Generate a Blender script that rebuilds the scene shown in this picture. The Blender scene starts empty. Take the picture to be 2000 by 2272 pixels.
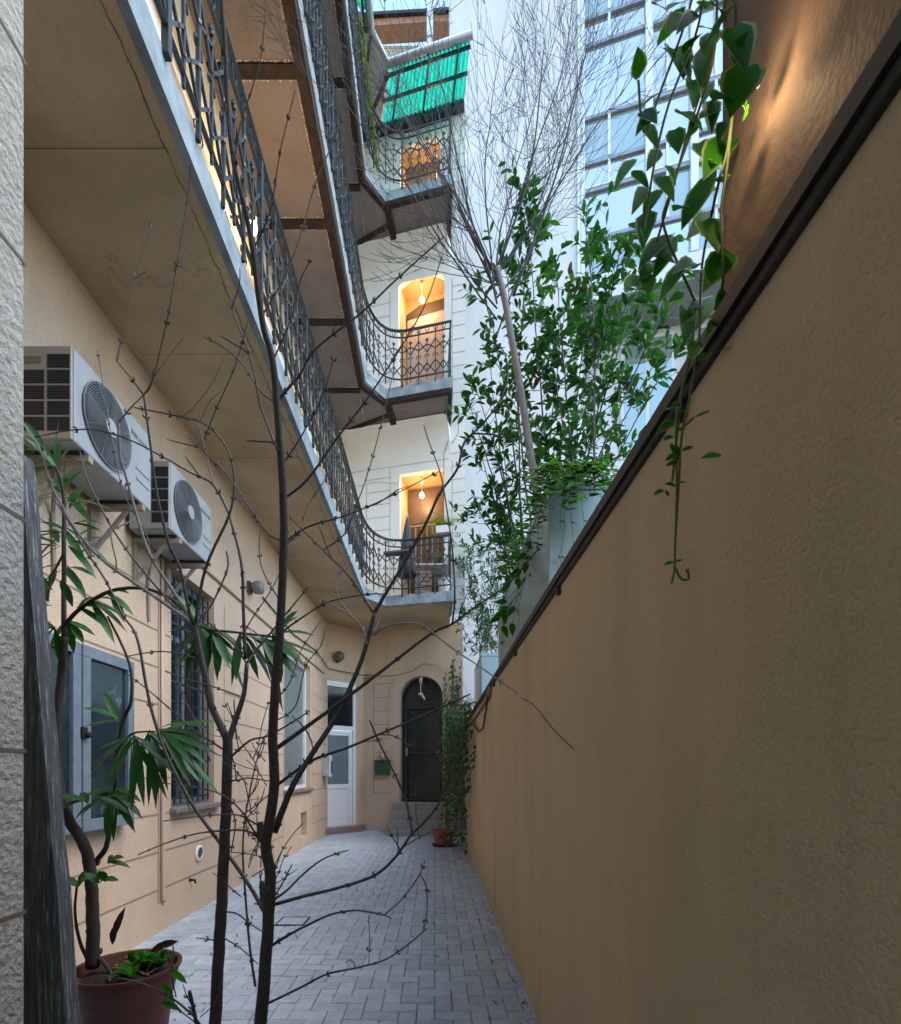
import bpy, math, random
from mathutils import Vector, Matrix
R = math.radians
sc = bpy.context.scene
COL = sc.collection
random.seed(7)

# ------------------------------------------------------------------ camera, sky, sun, exposure
F, H, U0, V0, S = 1150.0, 1.37, 965.0, 1711.0, 2000 / 1799
cam = bpy.data.objects.new('camera', bpy.data.cameras.new('camera'))
COL.objects.link(cam)
cam.location = (0, 0, H)
cam.rotation_euler = (R(90), 0, 0)
cam.data.sensor_width = 36
cam.data.lens = F / 2272 * 36
cam.data.shift_x = (1000 - U0) / 2272
cam.data.shift_y = (V0 - 1136) / 2272
cam.data.clip_start = 0.05
cam.data.clip_end = 400
cam.data.dof.use_dof = True
cam.data.dof.focus_distance = 7.0
cam.data.dof.aperture_fstop = 8
sc.camera = cam

SUN_EL, SUN_AZ = R(55), R(104)
world = bpy.data.worlds.new('World')
sc.world = world
world.use_nodes = True
wn = world.node_tree
bg = wn.nodes['Background']
sky = wn.nodes.new('ShaderNodeTexSky')
sky.sky_type = 'NISHITA'
sky.sun_disc = False
sky.sun_elevation = SUN_EL
sky.sun_rotation = SUN_AZ
sky.dust_density = 1.0
sky.air_density = 1.0
hs = wn.nodes.new('ShaderNodeHueSaturation'); hs.inputs['Saturation'].default_value = 1.0; hs.inputs['Hue'].default_value = .485
wn.links.new(sky.outputs[0], hs.inputs['Color'])
wn.links.new(hs.outputs[0], bg.inputs[0])
bg.inputs[1].default_value = 0.15
sun = bpy.data.objects.new('sun', bpy.data.lights.new('sun', 'SUN'))
COL.objects.link(sun)
sun.data.energy = 0.5
sun.data.angle = R(45)
sun.data.color = (1, 0.98, 0.95)
sd = Vector((math.sin(SUN_AZ) * math.cos(SUN_EL), math.cos(SUN_AZ) * math.cos(SUN_EL), math.sin(SUN_EL)))
sun.rotation_euler = sd.to_track_quat('Z', 'Y').to_euler()
sun.location = sd * 60
sc.view_settings.view_transform = 'Standard'
sc.view_settings.look = 'None'
sc.view_settings.exposure = 1.98
sc.view_settings.gamma = 1
sc.cycles.use_denoising = True
sc.cycles.max_bounces = 9
sc.cycles.diffuse_bounces = 6
sc.cycles.sample_clamp_indirect = 6
sc.cycles.caustics_reflective = False
sc.cycles.caustics_refractive = False
LAMP = 1.0            # scale of the warm bulbs

# ------------------------------------------------------------------ helpers
def P(du, dv, y):
    return Vector(((du * S - U0) * y / F, y, H + (V0 - dv * S) * y / F))

ORG = {}

def tag(o, label, cat, group=None, kind=None):
    o['label'] = label
    if cat: o['category'] = cat
    if group: o['group'] = group
    if kind: o['kind'] = kind
    return o

def thing(name, loc, label, cat, group=None):
    o = bpy.data.objects.new(name, None)
    COL.objects.link(o)
    o.empty_display_size = 0.1
    o.location = loc
    ORG[o.name] = Vector(loc)
    return tag(o, label, cat, group)

def copy_tree(o, parent=None):
    c = o.copy()
    COL.objects.link(c)
    c.parent = parent
    for ch in o.children:
        copy_tree(ch, c)
    return c

class MB:
    def __init__(s):
        s.v = []; s.f = []; s.m = []
    def add(s, vs, fs, mi=0):
        o = len(s.v)
        s.v += [tuple(v) for v in vs]
        s.f += [tuple(i + o for i in f) for f in fs]
        s.m += [mi] * len(fs)
        return s
    def box(s, x0, x1, y0, y1, z0, z1, M=None, mi=0):
        vs = [Vector(p) for p in ((x0,y0,z0),(x1,y0,z0),(x1,y1,z0),(x0,y1,z0),(x0,y0,z1),(x1,y0,z1),(x1,y1,z1),(x0,y1,z1))]
        if M: vs = [M @ v for v in vs]
        return s.add(vs, [(0,3,2,1),(4,5,6,7),(0,1,5,4),(1,2,6,5),(2,3,7,6),(3,0,4,7)], mi)
    def bar(s, a, b, w, h=None, up=(0,0,1), mi=0):
        a, b = Vector(a), Vector(b); h = h or w
        d = b - a; L = d.length
        if L < 1e-6: return s
        d /= L; u = Vector(up)
        if abs(d.dot(u)) > .98: u = Vector((0,1,0)) if abs(d.y) < .9 else Vector((1,0,0))
        x = d.cross(u).normalized(); z = x.cross(d)
        vs = [p + x*sx*w/2 + z*sz*h/2 for p in (a, b) for sx, sz in ((-1,-1),(1,-1),(1,1),(-1,1))]
        return s.add(vs, [(0,1,2,3),(7,6,5,4),(0,4,5,1),(1,5,6,2),(2,6,7,3),(3,7,4,0)], mi)
    def quad(s, a, b, c, d, mi=0):
        return s.add([a,b,c,d], [(0,1,2,3)], mi)
    def prism(s, poly, z0, z1, mi=0):
        n = len(poly)
        vs = [(p[0],p[1],z0) for p in poly] + [(p[0],p[1],z1) for p in poly]
        fs = [tuple(range(n))[::-1], tuple(range(n, 2*n))] + [(i,(i+1)%n,(i+1)%n+n,i+n) for i in range(n)]
        return s.add(vs, fs, mi)
    def tube(s, pts, r, n=6, cap=True, mi=0):
        pts = [Vector(p) for p in pts]
        k = len(pts)
        rs = r if isinstance(r, (list, tuple)) else [r]*k
        vs = []; fs = []; u = None
        for i, p in enumerate(pts):
            d = (pts[min(i+1,k-1)] - pts[max(i-1,0)])
            if d.length < 1e-9: d = Vector((0,0,1))
            d.normalize()
            if u is None:
                u = d.orthogonal().normalized()
            else:
                u = (u - d*u.dot(d))
                u = u.normalized() if u.length > 1e-6 else d.orthogonal().normalized()
            w = d.cross(u)
            for j in range(n):
                a = 2*math.pi*j/n
                vs.append(p + (u*math.cos(a) + w*math.sin(a))*rs[i])
        for i in range(k-1):
            for j in range(n):
                fs.append((i*n+j, i*n+(j+1)%n, (i+1)*n+(j+1)%n, (i+1)*n+j))
        if cap:
            fs.append(tuple(range(n))[::-1]); fs.append(tuple(range((k-1)*n, k*n)))
        return s.add(vs, fs, mi)
    def lathe(s, prof, c, n=24, axis='z', mi=0):
        c = Vector(c); vs = []; fs = []; k = len(prof)
        for r, h in prof:
            for j in range(n):
                a = 2*math.pi*j/n; x, y = r*math.cos(a), r*math.sin(a)
                vs.append(c + Vector({'z':(x,y,h),'x':(h,x,y),'y':(x,h,y)}[axis]))
        for i in range(k-1):
            for j in range(n):
                fs.append((i*n+j, i*n+(j+1)%n, (i+1)*n+(j+1)%n, (i+1)*n+j))
        fs.append(tuple(range(n))[::-1]); fs.append(tuple(range((k-1)*n, k*n)))
        return s.add(vs, fs, mi)
    def ball(s, c, r, n=10, mi=0, sz=1.0):
        return s.lathe([(max(1e-4, r*math.sin(math.pi*i/n)), -r*sz*math.cos(math.pi*i/n)) for i in range(n+1)], c, n*2, mi=mi)
    def build(s, name, mat, parent=None, smooth=False, bevel=0):
        off = ORG.get(parent.name, Vector((0,0,0))) if parent else Vector((0,0,0))
        me = bpy.data.meshes.new(name)
        me.from_pydata([(v[0]-off.x, v[1]-off.y, v[2]-off.z) for v in s.v], [], s.f)
        mats = mat if isinstance(mat, (list, tuple)) else [mat]
        for m in mats: me.materials.append(m)
        if len(mats) > 1: me.polygons.foreach_set('material_index', s.m)
        if smooth: me.polygons.foreach_set('use_smooth', [True]*len(s.f))
        me.update()
        o = bpy.data.objects.new(name, me)
        COL.objects.link(o)
        if parent: o.parent = parent
        ORG[o.name] = off
        if bevel:
            b = o.modifiers.new('bevel', 'BEVEL'); b.width = bevel; b.segments = 2; b.limit_method = 'ANGLE'
        return o

def wall_grid(mb, O, t, n, s0, s1, z0, z1, ops, depth):
    O, t, n = Vector(O), Vector(t), Vector(n)
    ss = sorted({s0, s1} | {o[i] for o in ops for i in (0,1) if s0 < o[i] < s1})
    zs = sorted({z0, z1} | {o[i] for o in ops for i in (2,3) if z0 < o[i] < z1})
    q = lambda s, z, d=0: O + t*s - n*d + Vector((0,0,z))
    for a, b in zip(ss, ss[1:]):
        for c, d in zip(zs, zs[1:]):
            if any(o[0] <= (a+b)/2 <= o[1] and o[2] <= (c+d)/2 <= o[3] for o in ops): continue
            mb.quad(q(a,c), q(b,c), q(b,d), q(a,d))
    for a, b, c, d in [o[:4] for o in ops]:
        for A, B in (((a,c),(b,c)),((b,c),(b,d)),((b,d),(a,d)),((a,d),(a,c))):
            mb.quad(q(*A), q(*B), q(B[0],B[1],depth), q(A[0],A[1],depth))
    # ends and top give the wall its thickness
    for A, B in (((s0,z0),(s0,z1)),((s1,z0),(s1,z1)),((s0,z1),(s1,z1))):
        bk = Vector((0,.35,0)) if abs(t.x) > .5 and A[0] == s1 and B[0] == s1 else -n*.35
        mb.quad(q(*A), q(*B), q(*B)+bk, q(*A)+bk)

# ------------------------------------------------------------------ materials
def newmat(name):
    m = bpy.data.materials.new(name); m.use_nodes = True
    nt = m.node_tree
    return m, nt, nt.nodes['Principled BSDF']

def N(nt, typ, **kw):
    n = nt.nodes.new(typ)
    for k, v in kw.items():
        if k.startswith('i_'):
            key = k[2:]
            n.inputs[int(key) if key.isdigit() else key.replace('_', ' ')].default_value = v
        else: setattr(n, k, v)
    return n

def math_(nt, op, a, b):
    n = nt.nodes.new('ShaderNodeMath'); n.operation = op
    for i, x in enumerate((a, b)):
        if isinstance(x, (int, float)): n.inputs[i].default_value = x
        else: nt.links.new(x, n.inputs[i])
    return n.outputs[0]

def noise(nt, vec, scale, detail=5, rough=.6):
    n = N(nt, 'ShaderNodeTexNoise', i_Scale=scale, i_Detail=detail, i_Roughness=rough)
    nt.links.new(vec, n.inputs['Vector'])
    return n.outputs[0]

def ramp(nt, x, a, b, lo, hi):
    n = N(nt, 'ShaderNodeMapRange'); n.clamp = True
    nt.links.new(x, n.inputs[0])
    for i, v in enumerate((a, b, lo, hi)): n.inputs[i+1].default_value = v
    return n.outputs[0]

def stretch(nt, vec, sx, sy, sz):
    n = N(nt, 'ShaderNodeVectorMath', operation='MULTIPLY'); nt.links.new(vec, n.inputs[0])
    n.inputs[1].default_value = (sx, sy, sz)
    return n.outputs[0]

def mixc(nt, fac, a, b):
    n = N(nt, 'ShaderNodeMix', data_type='RGBA')
    for i, x in ((0, fac), (6, a), (7, b)):
        if isinstance(x, (int, float)): n.inputs[i].default_value = x
        elif isinstance(x, (tuple, list)): n.inputs[i].default_value = (*x[:3], 1)
        else: nt.links.new(x, n.inputs[i])
    return n.outputs[2]

def mat(name, col, rough=.7, var=.1, vscale=3, bump=0, bscale=120, metal=0, spec=.4, island=0, streak=0, grain=0, spot=0, spotcol=(.05,.045,.04), spotscale=4, col2=None, coat=0):
    m, nt, b = newmat(name)
    geo = N(nt, 'ShaderNodeNewGeometry'); pos = geo.outputs['Position']
    c = col
    n1 = noise(nt, pos, vscale)
    if col2: c = mixc(nt, ramp(nt, n1, .38, .62, 0, 1), col, col2)
    f = ramp(nt, n1, .25, .75, 1-var, 1+var)
    if island:
        f = math_(nt, 'MULTIPLY', f, ramp(nt, geo.outputs['Random Per Island'], 0, 1, 1-island, 1+island))
    if grain:
        f = math_(nt, 'MULTIPLY', f, ramp(nt, noise(nt, pos, bscale*1.3, 2, .5), .3, .7, 1-grain, 1+grain))
    if streak:
        st = noise(nt, stretch(nt, pos, 1.8, 1.8, .22), 2.2, 6)
        f = math_(nt, 'MULTIPLY', f, ramp(nt, st, .45, .75, 1, 1-streak))
    if spot:
        sp = noise(nt, pos, spotscale, 9, .72)
        c = mixc(nt, ramp(nt, sp, .60, .70, 0, spot), c, spotcol)
    v = N(nt, 'ShaderNodeVectorMath', operation='SCALE')
    if isinstance(c, tuple): v.inputs[0].default_value = c
    else: nt.links.new(c, v.inputs[0])
    nt.links.new(f, v.inputs['Scale'])
    nt.links.new(v.outputs[0], b.inputs['Base Color'])
    b.inputs['Roughness'].default_value = rough
    b.inputs['Metallic'].default_value = metal
    b.inputs['Specular IOR Level'].default_value = spec
    b.inputs['Coat Weight'].default_value = coat
    if bump:
        bn = N(nt, 'ShaderNodeBump', i_Strength=.8, i_Distance=bump)
        nt.links.new(noise(nt, pos, bscale, 3, .6), bn.inputs['Height'])
        nt.links.new(bn.outputs[0], b.inputs['Normal'])
    return m

def leafmat(name, c1, c2, rough=.4, trans=.3, spec=.4):
    m, nt, b = newmat(name)
    geo = N(nt, 'ShaderNodeNewGeometry')
    c = mixc(nt, geo.outputs['Random Per Island'], c1, c2)
    nt.links.new(c, b.inputs['Base Color'])
    b.inputs['Roughness'].default_value = rough
    b.inputs['Specular IOR Level'].default_value = spec
    tr = N(nt, 'ShaderNodeBsdfTranslucent')
    g = N(nt, 'ShaderNodeVectorMath', operation='MULTIPLY'); nt.links.new(c, g.inputs[0]); g.inputs[1].default_value = (1.3, 1.5, .5)
    nt.links.new(g.outputs[0], tr.inputs[0])
    mx = N(nt, 'ShaderNodeMixShader', i_0=trans)
    nt.links.new(b.outputs[0], mx.inputs[1]); nt.links.new(tr.outputs[0], mx.inputs[2])
    nt.links.new(mx.outputs[0], nt.nodes['Material Output'].inputs[0])
    return m

def glow(name, col, strength):
    m, nt, b = newmat(name)
    b.inputs['Base Color'].default_value = (*col, 1)
    b.inputs['Emission Color'].default_value = (*col, 1)
    b.inputs['Emission Strength'].default_value = strength
    return m

peach = mat('peach_stucco', (.66,.505,.375), .9, .07, 1.6, .012, 85, spec=.2, streak=.10, grain=.10)
cream = mat('cream_plaster', (.73,.74,.72), .9, .04, 1.5, .002, 160, spec=.2, streak=.06, spot=.12, spotcol=(.35,.31,.26), spotscale=3)
beige = mat('beige_plaster', (.66,.60,.50), .9, .08, 2, .002, 120, spec=.2)
soffit1 = mat('soffit_plaster', (.56,.45,.30), .95, .32, 1.0, .004, 60, grain=.05, spec=.15, spot=.6, spotcol=(.20,.15,.10), spotscale=1.9)
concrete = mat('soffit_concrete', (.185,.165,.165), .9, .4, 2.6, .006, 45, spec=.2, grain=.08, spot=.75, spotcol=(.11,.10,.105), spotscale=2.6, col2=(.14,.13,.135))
ragged = mat('ragged_mortar', (.36,.32,.29), .95, .25, 8, .008, 60, spec=.2)
rust = mat('rusted_steel', (.016,.014,.014), .8, .4, 9, .004, 70, spec=.25, col2=(.030,.018,.014))
trimm = mat('weathered_edge_paint', (.25,.31,.35), .75, .4, 5, .002, 60, spec=.3, spot=.8, spotcol=(.09,.10,.11), spotscale=3.2)
iron = mat('wrought_iron', (.020,.030,.038), .5, .2, 10, .0006, 200, spec=.5)
tan = mat('tan_stucco', (.56,.425,.28), .92, .10, .9, .0075, 105, spec=.15, streak=.16, grain=.06, spot=.22, spotcol=(.33,.245,.16), spotscale=1.3)
rough_stucco = mat('coarse_stucco', (.46,.44,.40), .95, .12, 5, .024, 48, grain=.12, spec=.2)
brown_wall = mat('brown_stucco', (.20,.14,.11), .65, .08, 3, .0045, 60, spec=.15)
white_paint = mat('white_render', (.61,.62,.63), .9, .05, .8, .0012, 120, spec=.2, streak=.08, spot=.15, spotcol=(.42,.42,.42), spotscale=1.2)
grout = mat('mossy_joint_sand', (.07,.075,.065), .95, .25, 6, .004, 120, col2=(.10,.13,.07))
paver = mat('grey_paver', (.40,.46,.53), .75, .15, 14, .003, 170, grain=.12, spec=.35, island=.11, spot=.4, spotcol=(.21,.225,.25), spotscale=2.0)
dirt = mat('yard_soil', (.2,.19,.17), .95)
tile = mat('grey_step_tile', (.29,.29,.285), .55, .06, 6, .0006, 90, spec=.4)
tile_edge = mat('pale_tile_edge', (.45,.45,.45), .6)
pvc = mat('white_plastic_frame', (.78,.80,.82), .4, .03, 2, spec=.5)
glass_dark = mat('dark_window_glass', (.010,.013,.015), .10, .2, 3, spec=.45)
glass_frost = mat('frosted_glass', (.16,.20,.21), .35, .12, 2.5, spec=.6)
glass_dusty_streaks = mat('dusty_streaked_glass', (.018,.034,.042), .13, .6, 5, spec=.6, streak=.5, spot=.85, spotcol=(.15,.19,.20), spotscale=4)  # pale smears and reflection streaks painted into the pane colour
greywood = mat('grey_painted_wood', (.16,.20,.245), .7, .2, 12, .001, 90)
stone = mat('worn_stone_sill', (.20,.17,.16), .85, .2, 8, .003, 60)
redstone = mat('red_stone_step', (.25,.17,.16), .85, .2, 5, .003, 60)
dark_paint = mat('black_blue_paint', (.012,.020,.028), .4, .2, 5, spec=.5)
meshwire = mat('dull_wire_mesh', (.10,.115,.115), .5, .2, 20, metal=.3)
black = mat('matt_black', (.012,.012,.013), .9)
green_paint = mat('green_metal_paint', (.012,.085,.055), .35, .1, 8, spec=.5)
ac_white = mat('ac_white_metal', (.33,.36,.385), .45, .12, 4, spec=.45, spot=.35, spotcol=(.30,.31,.31), spotscale=6)
ac_beige = mat('ac_side_plastic', (.36,.33,.29), .6, .1, 5)
ac_dark = mat('fan_near_black', (.018,.022,.026), .6)  # near-black of the fan opening, slots, mounts and latches
wire = mat('fan_guard_wire', (.26,.29,.31), .45, .05, 5, metal=.4)
bracket = mat('bracket_metal', (.30,.26,.20), .7, .25, 10)
wood = mat('weathered_post_wood', (.055,.050,.048), .9, .5, 3, .006, 45, col2=(.025,.024,.025))
terracotta = mat('terracotta_plastic', (.085,.026,.020), .5, .12, 5, spec=.4)
soil = mat('potting_soil', (.025,.019,.015), .95, .4, 30, .01, 60)
bark = mat('sapling_bark', (.060,.048,.042), .75, .4, 25, .004, 110, grain=.2, col2=(.035,.030,.028))
twigm = mat('dark_twig_bark', (.050,.044,.044), .42, .35, 20, .0015, 150, spec=.6, grain=.2)
palet = mat('pale_twig_bark', (.26,.24,.25), .55, .2, 20, spec=.5)
birchm = mat('birch_bark', (.20,.18,.17), .8, .3, 14, .002, 50, spot=.7, spotcol=(.06,.05,.045), spotscale=9)
birch_twig = mat('birch_twig_bark', (.035,.035,.045), .7)
olive_bark = mat('oleander_bark', (.055,.045,.038), .85, .3, 25, .003, 90)
greenstem = mat('green_stem', (.08,.12,.04), .6)
planterm = mat('blue_grey_planter_metal', (.30,.40,.44), .32, .08, 1.5, spec=.6, metal=.35)
flash = mat('dark_flashing_metal', (.024,.023,.024), .55, .3, 5, spec=.4)
board = mat('cap_board_wood', (.060,.050,.043), .8, .3, 6, .002, 50)
shrub_leaf = leafmat('shrub_leaf', (.013,.075,.016), (.050,.185,.038), .35)
dark_leaf = leafmat('dark_shrub_leaf', (.016,.070,.024), (.034,.125,.034), .35)
vine_leaf = leafmat('vine_leaf', (.010,.085,.004), (.034,.175,.009), .6, .35, .12)
vine_edge = leafmat('vine_leaf_margin', (.15,.24,.07), (.22,.30,.11), .5, .4)
ole_leaf = leafmat('oleander_leaf', (.020,.085,.022), (.040,.150,.040), .4)
fern_leaf = leafmat('fern_leaf', (.20,.24,.03), (.10,.20,.04), .6, .4)
dead_leaf = leafmat('dry_leaf', (.10,.07,.045), (.16,.11,.07), .8, .1)
purple_leaf = leafmat('purple_leaf', (.030,.018,.030), (.05,.025,.045), .5, .1)
cablem = mat('cable_sheath', (.30,.25,.20), .6)
cable_dark = mat('dark_cable_sheath', (.06,.05,.045), .6)
groove = mat('brown_score_line', (.28,.23,.18), .95)  # dirty brown of the scored joints
groove_grey = mat('dirty_score_line', (.27,.26,.24), .95)
orange_wood = mat('varnished_door_wood', (.13,.075,.05), .5, .2, 8)
pink_wall = mat('pink_passage_plaster', (.50,.37,.32), .9, .05, 2)
ochre = mat('ochre_passage_plaster', (.60,.40,.19), .9, .05, 2)
bulb_on = glow('lit_bulb', (1, .72, .38), 40)
bulb_off = mat('unlit_bulb', (.62,.62,.60), .4)
fabric = mat('dark_parasol_fabric', (.045,.055,.07), .85, .15, 12)
lamp_grey = mat('grey_lamp_body', (.10,.10,.10), .5)
alu = mat('grey_aluminium', (.30,.33,.36), .4, .05, 2, metal=.4)
alu_light = mat('pale_aluminium', (.74,.77,.80), .4, .03, 2)
facade_pane = mat('facade_glass', (.66,.68,.70), .04, .10, .5, metal=.75, spec=.8, island=.16)
facade_green = mat('facade_tinted_glass', (.42,.50,.50), .06, .12, .5, metal=.5, spec=.8, island=.2)
tile_white = mat('white_facade_tile', (.70,.72,.74), .5, .03, 2)
grey_soffit = mat('grey_soffit_panel', (.24,.25,.26), .8, .05, 2)

def brickmat():
    m, nt, b = newmat('old_brick')
    pos = N(nt, 'ShaderNodeNewGeometry').outputs['Position']
    sep = N(nt, 'ShaderNodeSeparateXYZ'); nt.links.new(pos, sep.inputs[0])
    cmb = N(nt, 'ShaderNodeCombineXYZ'); nt.links.new(sep.outputs[0], cmb.inputs[0]); nt.links.new(sep.outputs[2], cmb.inputs[1])
    br = N(nt, 'ShaderNodeTexBrick', i_Scale=1.0)
    for k, v in (('Color1',(.62,.48,.38,1)),('Color2',(.78,.66,.55,1)),('Mortar',(.40,.34,.28,1)),('Mortar Size',.012),('Brick Width',.28),('Row Height',.09)):
        br.inputs[k].default_value = v
    nt.links.new(cmb.outputs[0], br.inputs['Vector'])
    nt.links.new(br.outputs['Color'], b.inputs['Base Color'])
    b.inputs['Roughness'].default_value = .9
    return m
brick = brickmat()

def canopymat():
    m, nt, b = newmat('green_translucent_sheet')
    pos = N(nt, 'ShaderNodeNewGeometry').outputs['Position']
    n1 = noise(nt, stretch(nt, pos, 6, 6, 1), 1.3, 6, .7)
    c = mixc(nt, ramp(nt, n1, .35, .7, 0, 1), (.02,.42,.27), (.03,.60,.42))
    tr = N(nt, 'ShaderNodeBsdfTranslucent'); nt.links.new(c, tr.inputs[0])
    nt.links.new(c, b.inputs['Base Color']); b.inputs['Roughness'].default_value = .4
    mx = N(nt, 'ShaderNodeMixShader', i_0=.8)
    nt.links.new(b.outputs[0], mx.inputs[1]); nt.links.new(tr.outputs[0], mx.inputs[2])
    nt.links.new(mx.outputs[0], nt.nodes['Material Output'].inputs[0])
    return m
canopy_green = canopymat()

def point_light(name, loc, watts, parent, r=.03, col=(1,.68,.36)):
    l = bpy.data.lights.new(name, 'POINT'); l.energy = watts*LAMP; l.color = col; l.shadow_soft_size = r
    o = bpy.data.objects.new(name, l); COL.objects.link(o)
    o.parent = parent; o.location = Vector(loc) - ORG[parent.name]
    return o

# ------------------------------------------------------------------ setting
XL, XR = -2.34, 0.57
g = MB(); g.quad((-80,-60,-.03),(80,-60,-.03),(80,120,-.03),(-80,120,-.03))
tag(g.build('ground', grout), 'flat ground under the courtyard', None, kind='structure')
pv = MB(); B = .102; gap = .0017
def brick_at(x0, x1, y0, y1):
    if x1 < XL-.05 or x0 > XR+.02 or y0 > 12.3: return
    x0, x1, y0, y1 = x0+gap, x1-gap, y0+gap, y1-gap
    jz = random.uniform(-.0022,.0022); e = .0045
    tx, ty = random.uniform(-.003,.003), random.uniform(-.003,.003)
    vs = [(x,y,-.02) for x,y in ((x0,y0),(x1,y0),(x1,y1),(x0,y1))] + [(x,y,jz-.005) for x,y in ((x0,y0),(x1,y0),(x1,y1),(x0,y1))] + \
         [(x,y,jz+tx*sx+ty*sy) for x,y,sx,sy in ((x0+e,y0+e,-.5,-.5),(x1-e,y0+e,.5,-.5),(x1-e,y1-e,.5,.5),(x0+e,y1-e,-.5,.5))]
    fs = [(8,9,10,11)]
    for k in (0,4):
        fs += [(k+i,k+(i+1)%4,k+4+(i+1)%4,k+4+i) for i in range(4)]
    pv.add(vs, fs)
for j in range(14, 122):
    for i in range(-26, 8):
        c = (i - j) % 4
        x, y = i*B, j*B
        if c == 0: brick_at(x, x+2*B, y, y+B)
        if c == 3: brick_at(x, x+B, y, y+2*B)
tag(pv.build('pavement', paver), 'grey concrete pavers laid in a herringbone', None, kind='structure')
te = MB(); te.box(.83, 30, -8, 40, 0, 1.95)
tag(te.build('terrace', dirt), 'raised neighbouring yard behind the tan wall', None, kind='structure')

# ------------------------------------------------------------------ the apartment house (left wing and back wing)
house = thing('apartment_house', (XL, 6, 0), 'peach and cream courtyard house with three iron railed galleries and a green canopy', 'house')
KU, CU = .24, 10.95
KG, CG = .25, 11.65
nu = math.hypot(1, KU); ng = math.hypot(1, KG)
TU, NU = Vector((1,-KU,0))/nu, Vector((-KU,-1,0))/nu
TG, NG = Vector((1,-KG,0))/ng, Vector((-KG,-1,0))/ng
def UW(X, z, d=0): return Vector((X, CU-KU*X, z)) + NU*d      # point on the upper back wall, d in front of it
def GW(X, z, d=0): return Vector((X, CG-KG*X, z)) + NG*d
# left wing, ground floor
w = MB()
WIN2, WIN3, NICHE = (4.6,5.5,1.04,3.2), (8.06,9.75,1.06,3.32), (9.05,9.5,.2,.64)
wall_grid(w, (XL,0,0), (0,1,0), (1,0,0), -2, 11.33, -.03, 4.66, [WIN2, WIN3, NICHE], .24)
w.quad((XL-.24,9.05,.2),(XL-.24,9.5,.2),(XL-.24,9.5,.64),(XL-.24,9.05,.64))
# plinth and diagonal corner
D0, D1 = Vector((-2.50,11.22,0)), Vector((-1.83,11.84,0))
w.quad((D1.x,D1.y,-.03), GW(-1.66,-.03), GW(-1.66,4.66), (D1.x,D1.y,4.66))
w.quad((-2.6,11.13,3.38),(D1.x,D1.y,3.38),(D1.x,D1.y,4.66),(-2.6,11.13,4.66))
w.quad((XL,11.33,3.38),(D1.x+.05,D1.y+.06,3.34),(D1.x+.05,D1.y+.06,4.66),(XL,11.33,4.66))
w.quad((XL,11.33,3.38),(D1.x+.05,D1.y+.06,3.34),(D1.x,D1.y,3.34),(-2.5,11.22,3.38))
w.build('ground_floor_wall', peach, house)
w = MB()   # back wing, ground floor with the arched doorway
sx = lambda X: (X - (-1.66))*ng
OA, OB, SILL, SPR, TOP = -.80, .185, .66, 3.02, 3.52
wall_grid(w, GW(-1.66,0), TG, NG, 0, sx(.62), -.03, 4.66, [(sx(OA),sx(OB),SILL,TOP)], .26)
mid = (OA+OB)/2; ra = (OB-OA)/2
arc = [(mid-ra*math.cos(math.pi*i/20), SPR+(TOP-SPR)*math.sin(math.pi*i/20)) for i in range(21)]
for (a, az), (b, bz) in zip(arc, arc[1:]):
    w.quad(GW(a,az), GW(b,bz), GW(b,TOP), GW(a,TOP))
    w.quad(GW(a,az), GW(b,bz), GW(b,bz,-.26), GW(a,az,-.26))
w.build('back_wall', peach, house)
a_ = MB()   # flat moulding round the arch
ro = ra+.23
outer = [(OA-.23,.66)] + [(mid-ro*math.cos(math.pi*i/24), SPR+(ro+.02)*math.sin(math.pi*i/24)) for i in range(25)] + [(OB+.23,.66)]
inner = [(OA,.66)] + [(mid-ra*math.cos(math.pi*i/24), SPR+(TOP-SPR)*math.sin(math.pi*i/24)) for i in range(25)] + [(OB,.66)]
for i in range(len(outer)-1):
    (a,az),(b,bz),(c,cz),(d,dz) = outer[i], outer[i+1], inner[i+1], inner[i]
    a_.quad(GW(a,az,.022), GW(b,bz,.022), GW(c,cz,.022), GW(d,dz,.022))
    a_.quad(GW(a,az,.022), GW(b,bz,.022), GW(b,bz), GW(a,az))
    a_.quad(GW(c,cz,.022), GW(d,dz,.022), GW(d,dz), GW(c,cz))
a_.build('arch_moulding', peach, house)
# upper walls
w = MB(); wall_grid(w, (XL,0,0), (0,1,0), (1,0,0), -2, 11.6, 4.66, 15.4, [], .2)
for z0, z1, d in ((7.55,7.62,.05),(7.62,7.70,.09),(7.98,8.04,.04)): w.box(XL, XL+d, -2, 11.5, z0, z1)
w.build('gallery_wall', beige, house)
for y0 in (1.2, 3.4, 7.0, 9.0):
    cw = MB(); cw.box(XL+.005, XL+.06, y0, y0+1.0, 7.0, 7.52); cw.box(XL+.005, XL+.03, y0+.08, y0+.92, 5.0, 7.44)
    cw.build('gallery_window', pvc, house)
w = MB()
sx2 = lambda X: (X-XL)*nu
OP = [(-.75,.20,4.80,7.74), (-.78,.20,8.86,12.0), (-.74,.12,12.72,14.75)]
wall_grid(w, UW(XL,0), TU, NU, 0, sx2(.63), 4.66, 15.25, [(sx2(a),sx2(b),c,d) for a,b,c,d in OP], .12)
a0, b0, c0, d0 = OP[1]; mm = (a0+b0)/2
for i in range(12):
    x0, x1 = a0+(b0-a0)*i/12, a0+(b0-a0)*(i+1)/12
    f = lambda x: d0-.22*((x-mm)/(b0-a0)*2)**2
    w.quad(UW(x0,f(x0)), UW(x1,f(x1)), UW(x1,d0), UW(x0,d0)); w.quad(UW(x0,f(x0)), UW(x1,f(x1)), UW(x1,f(x1),-.12), UW(x0,f(x0),-.12))
w.build('upper_back_wall', cream, house)
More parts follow.
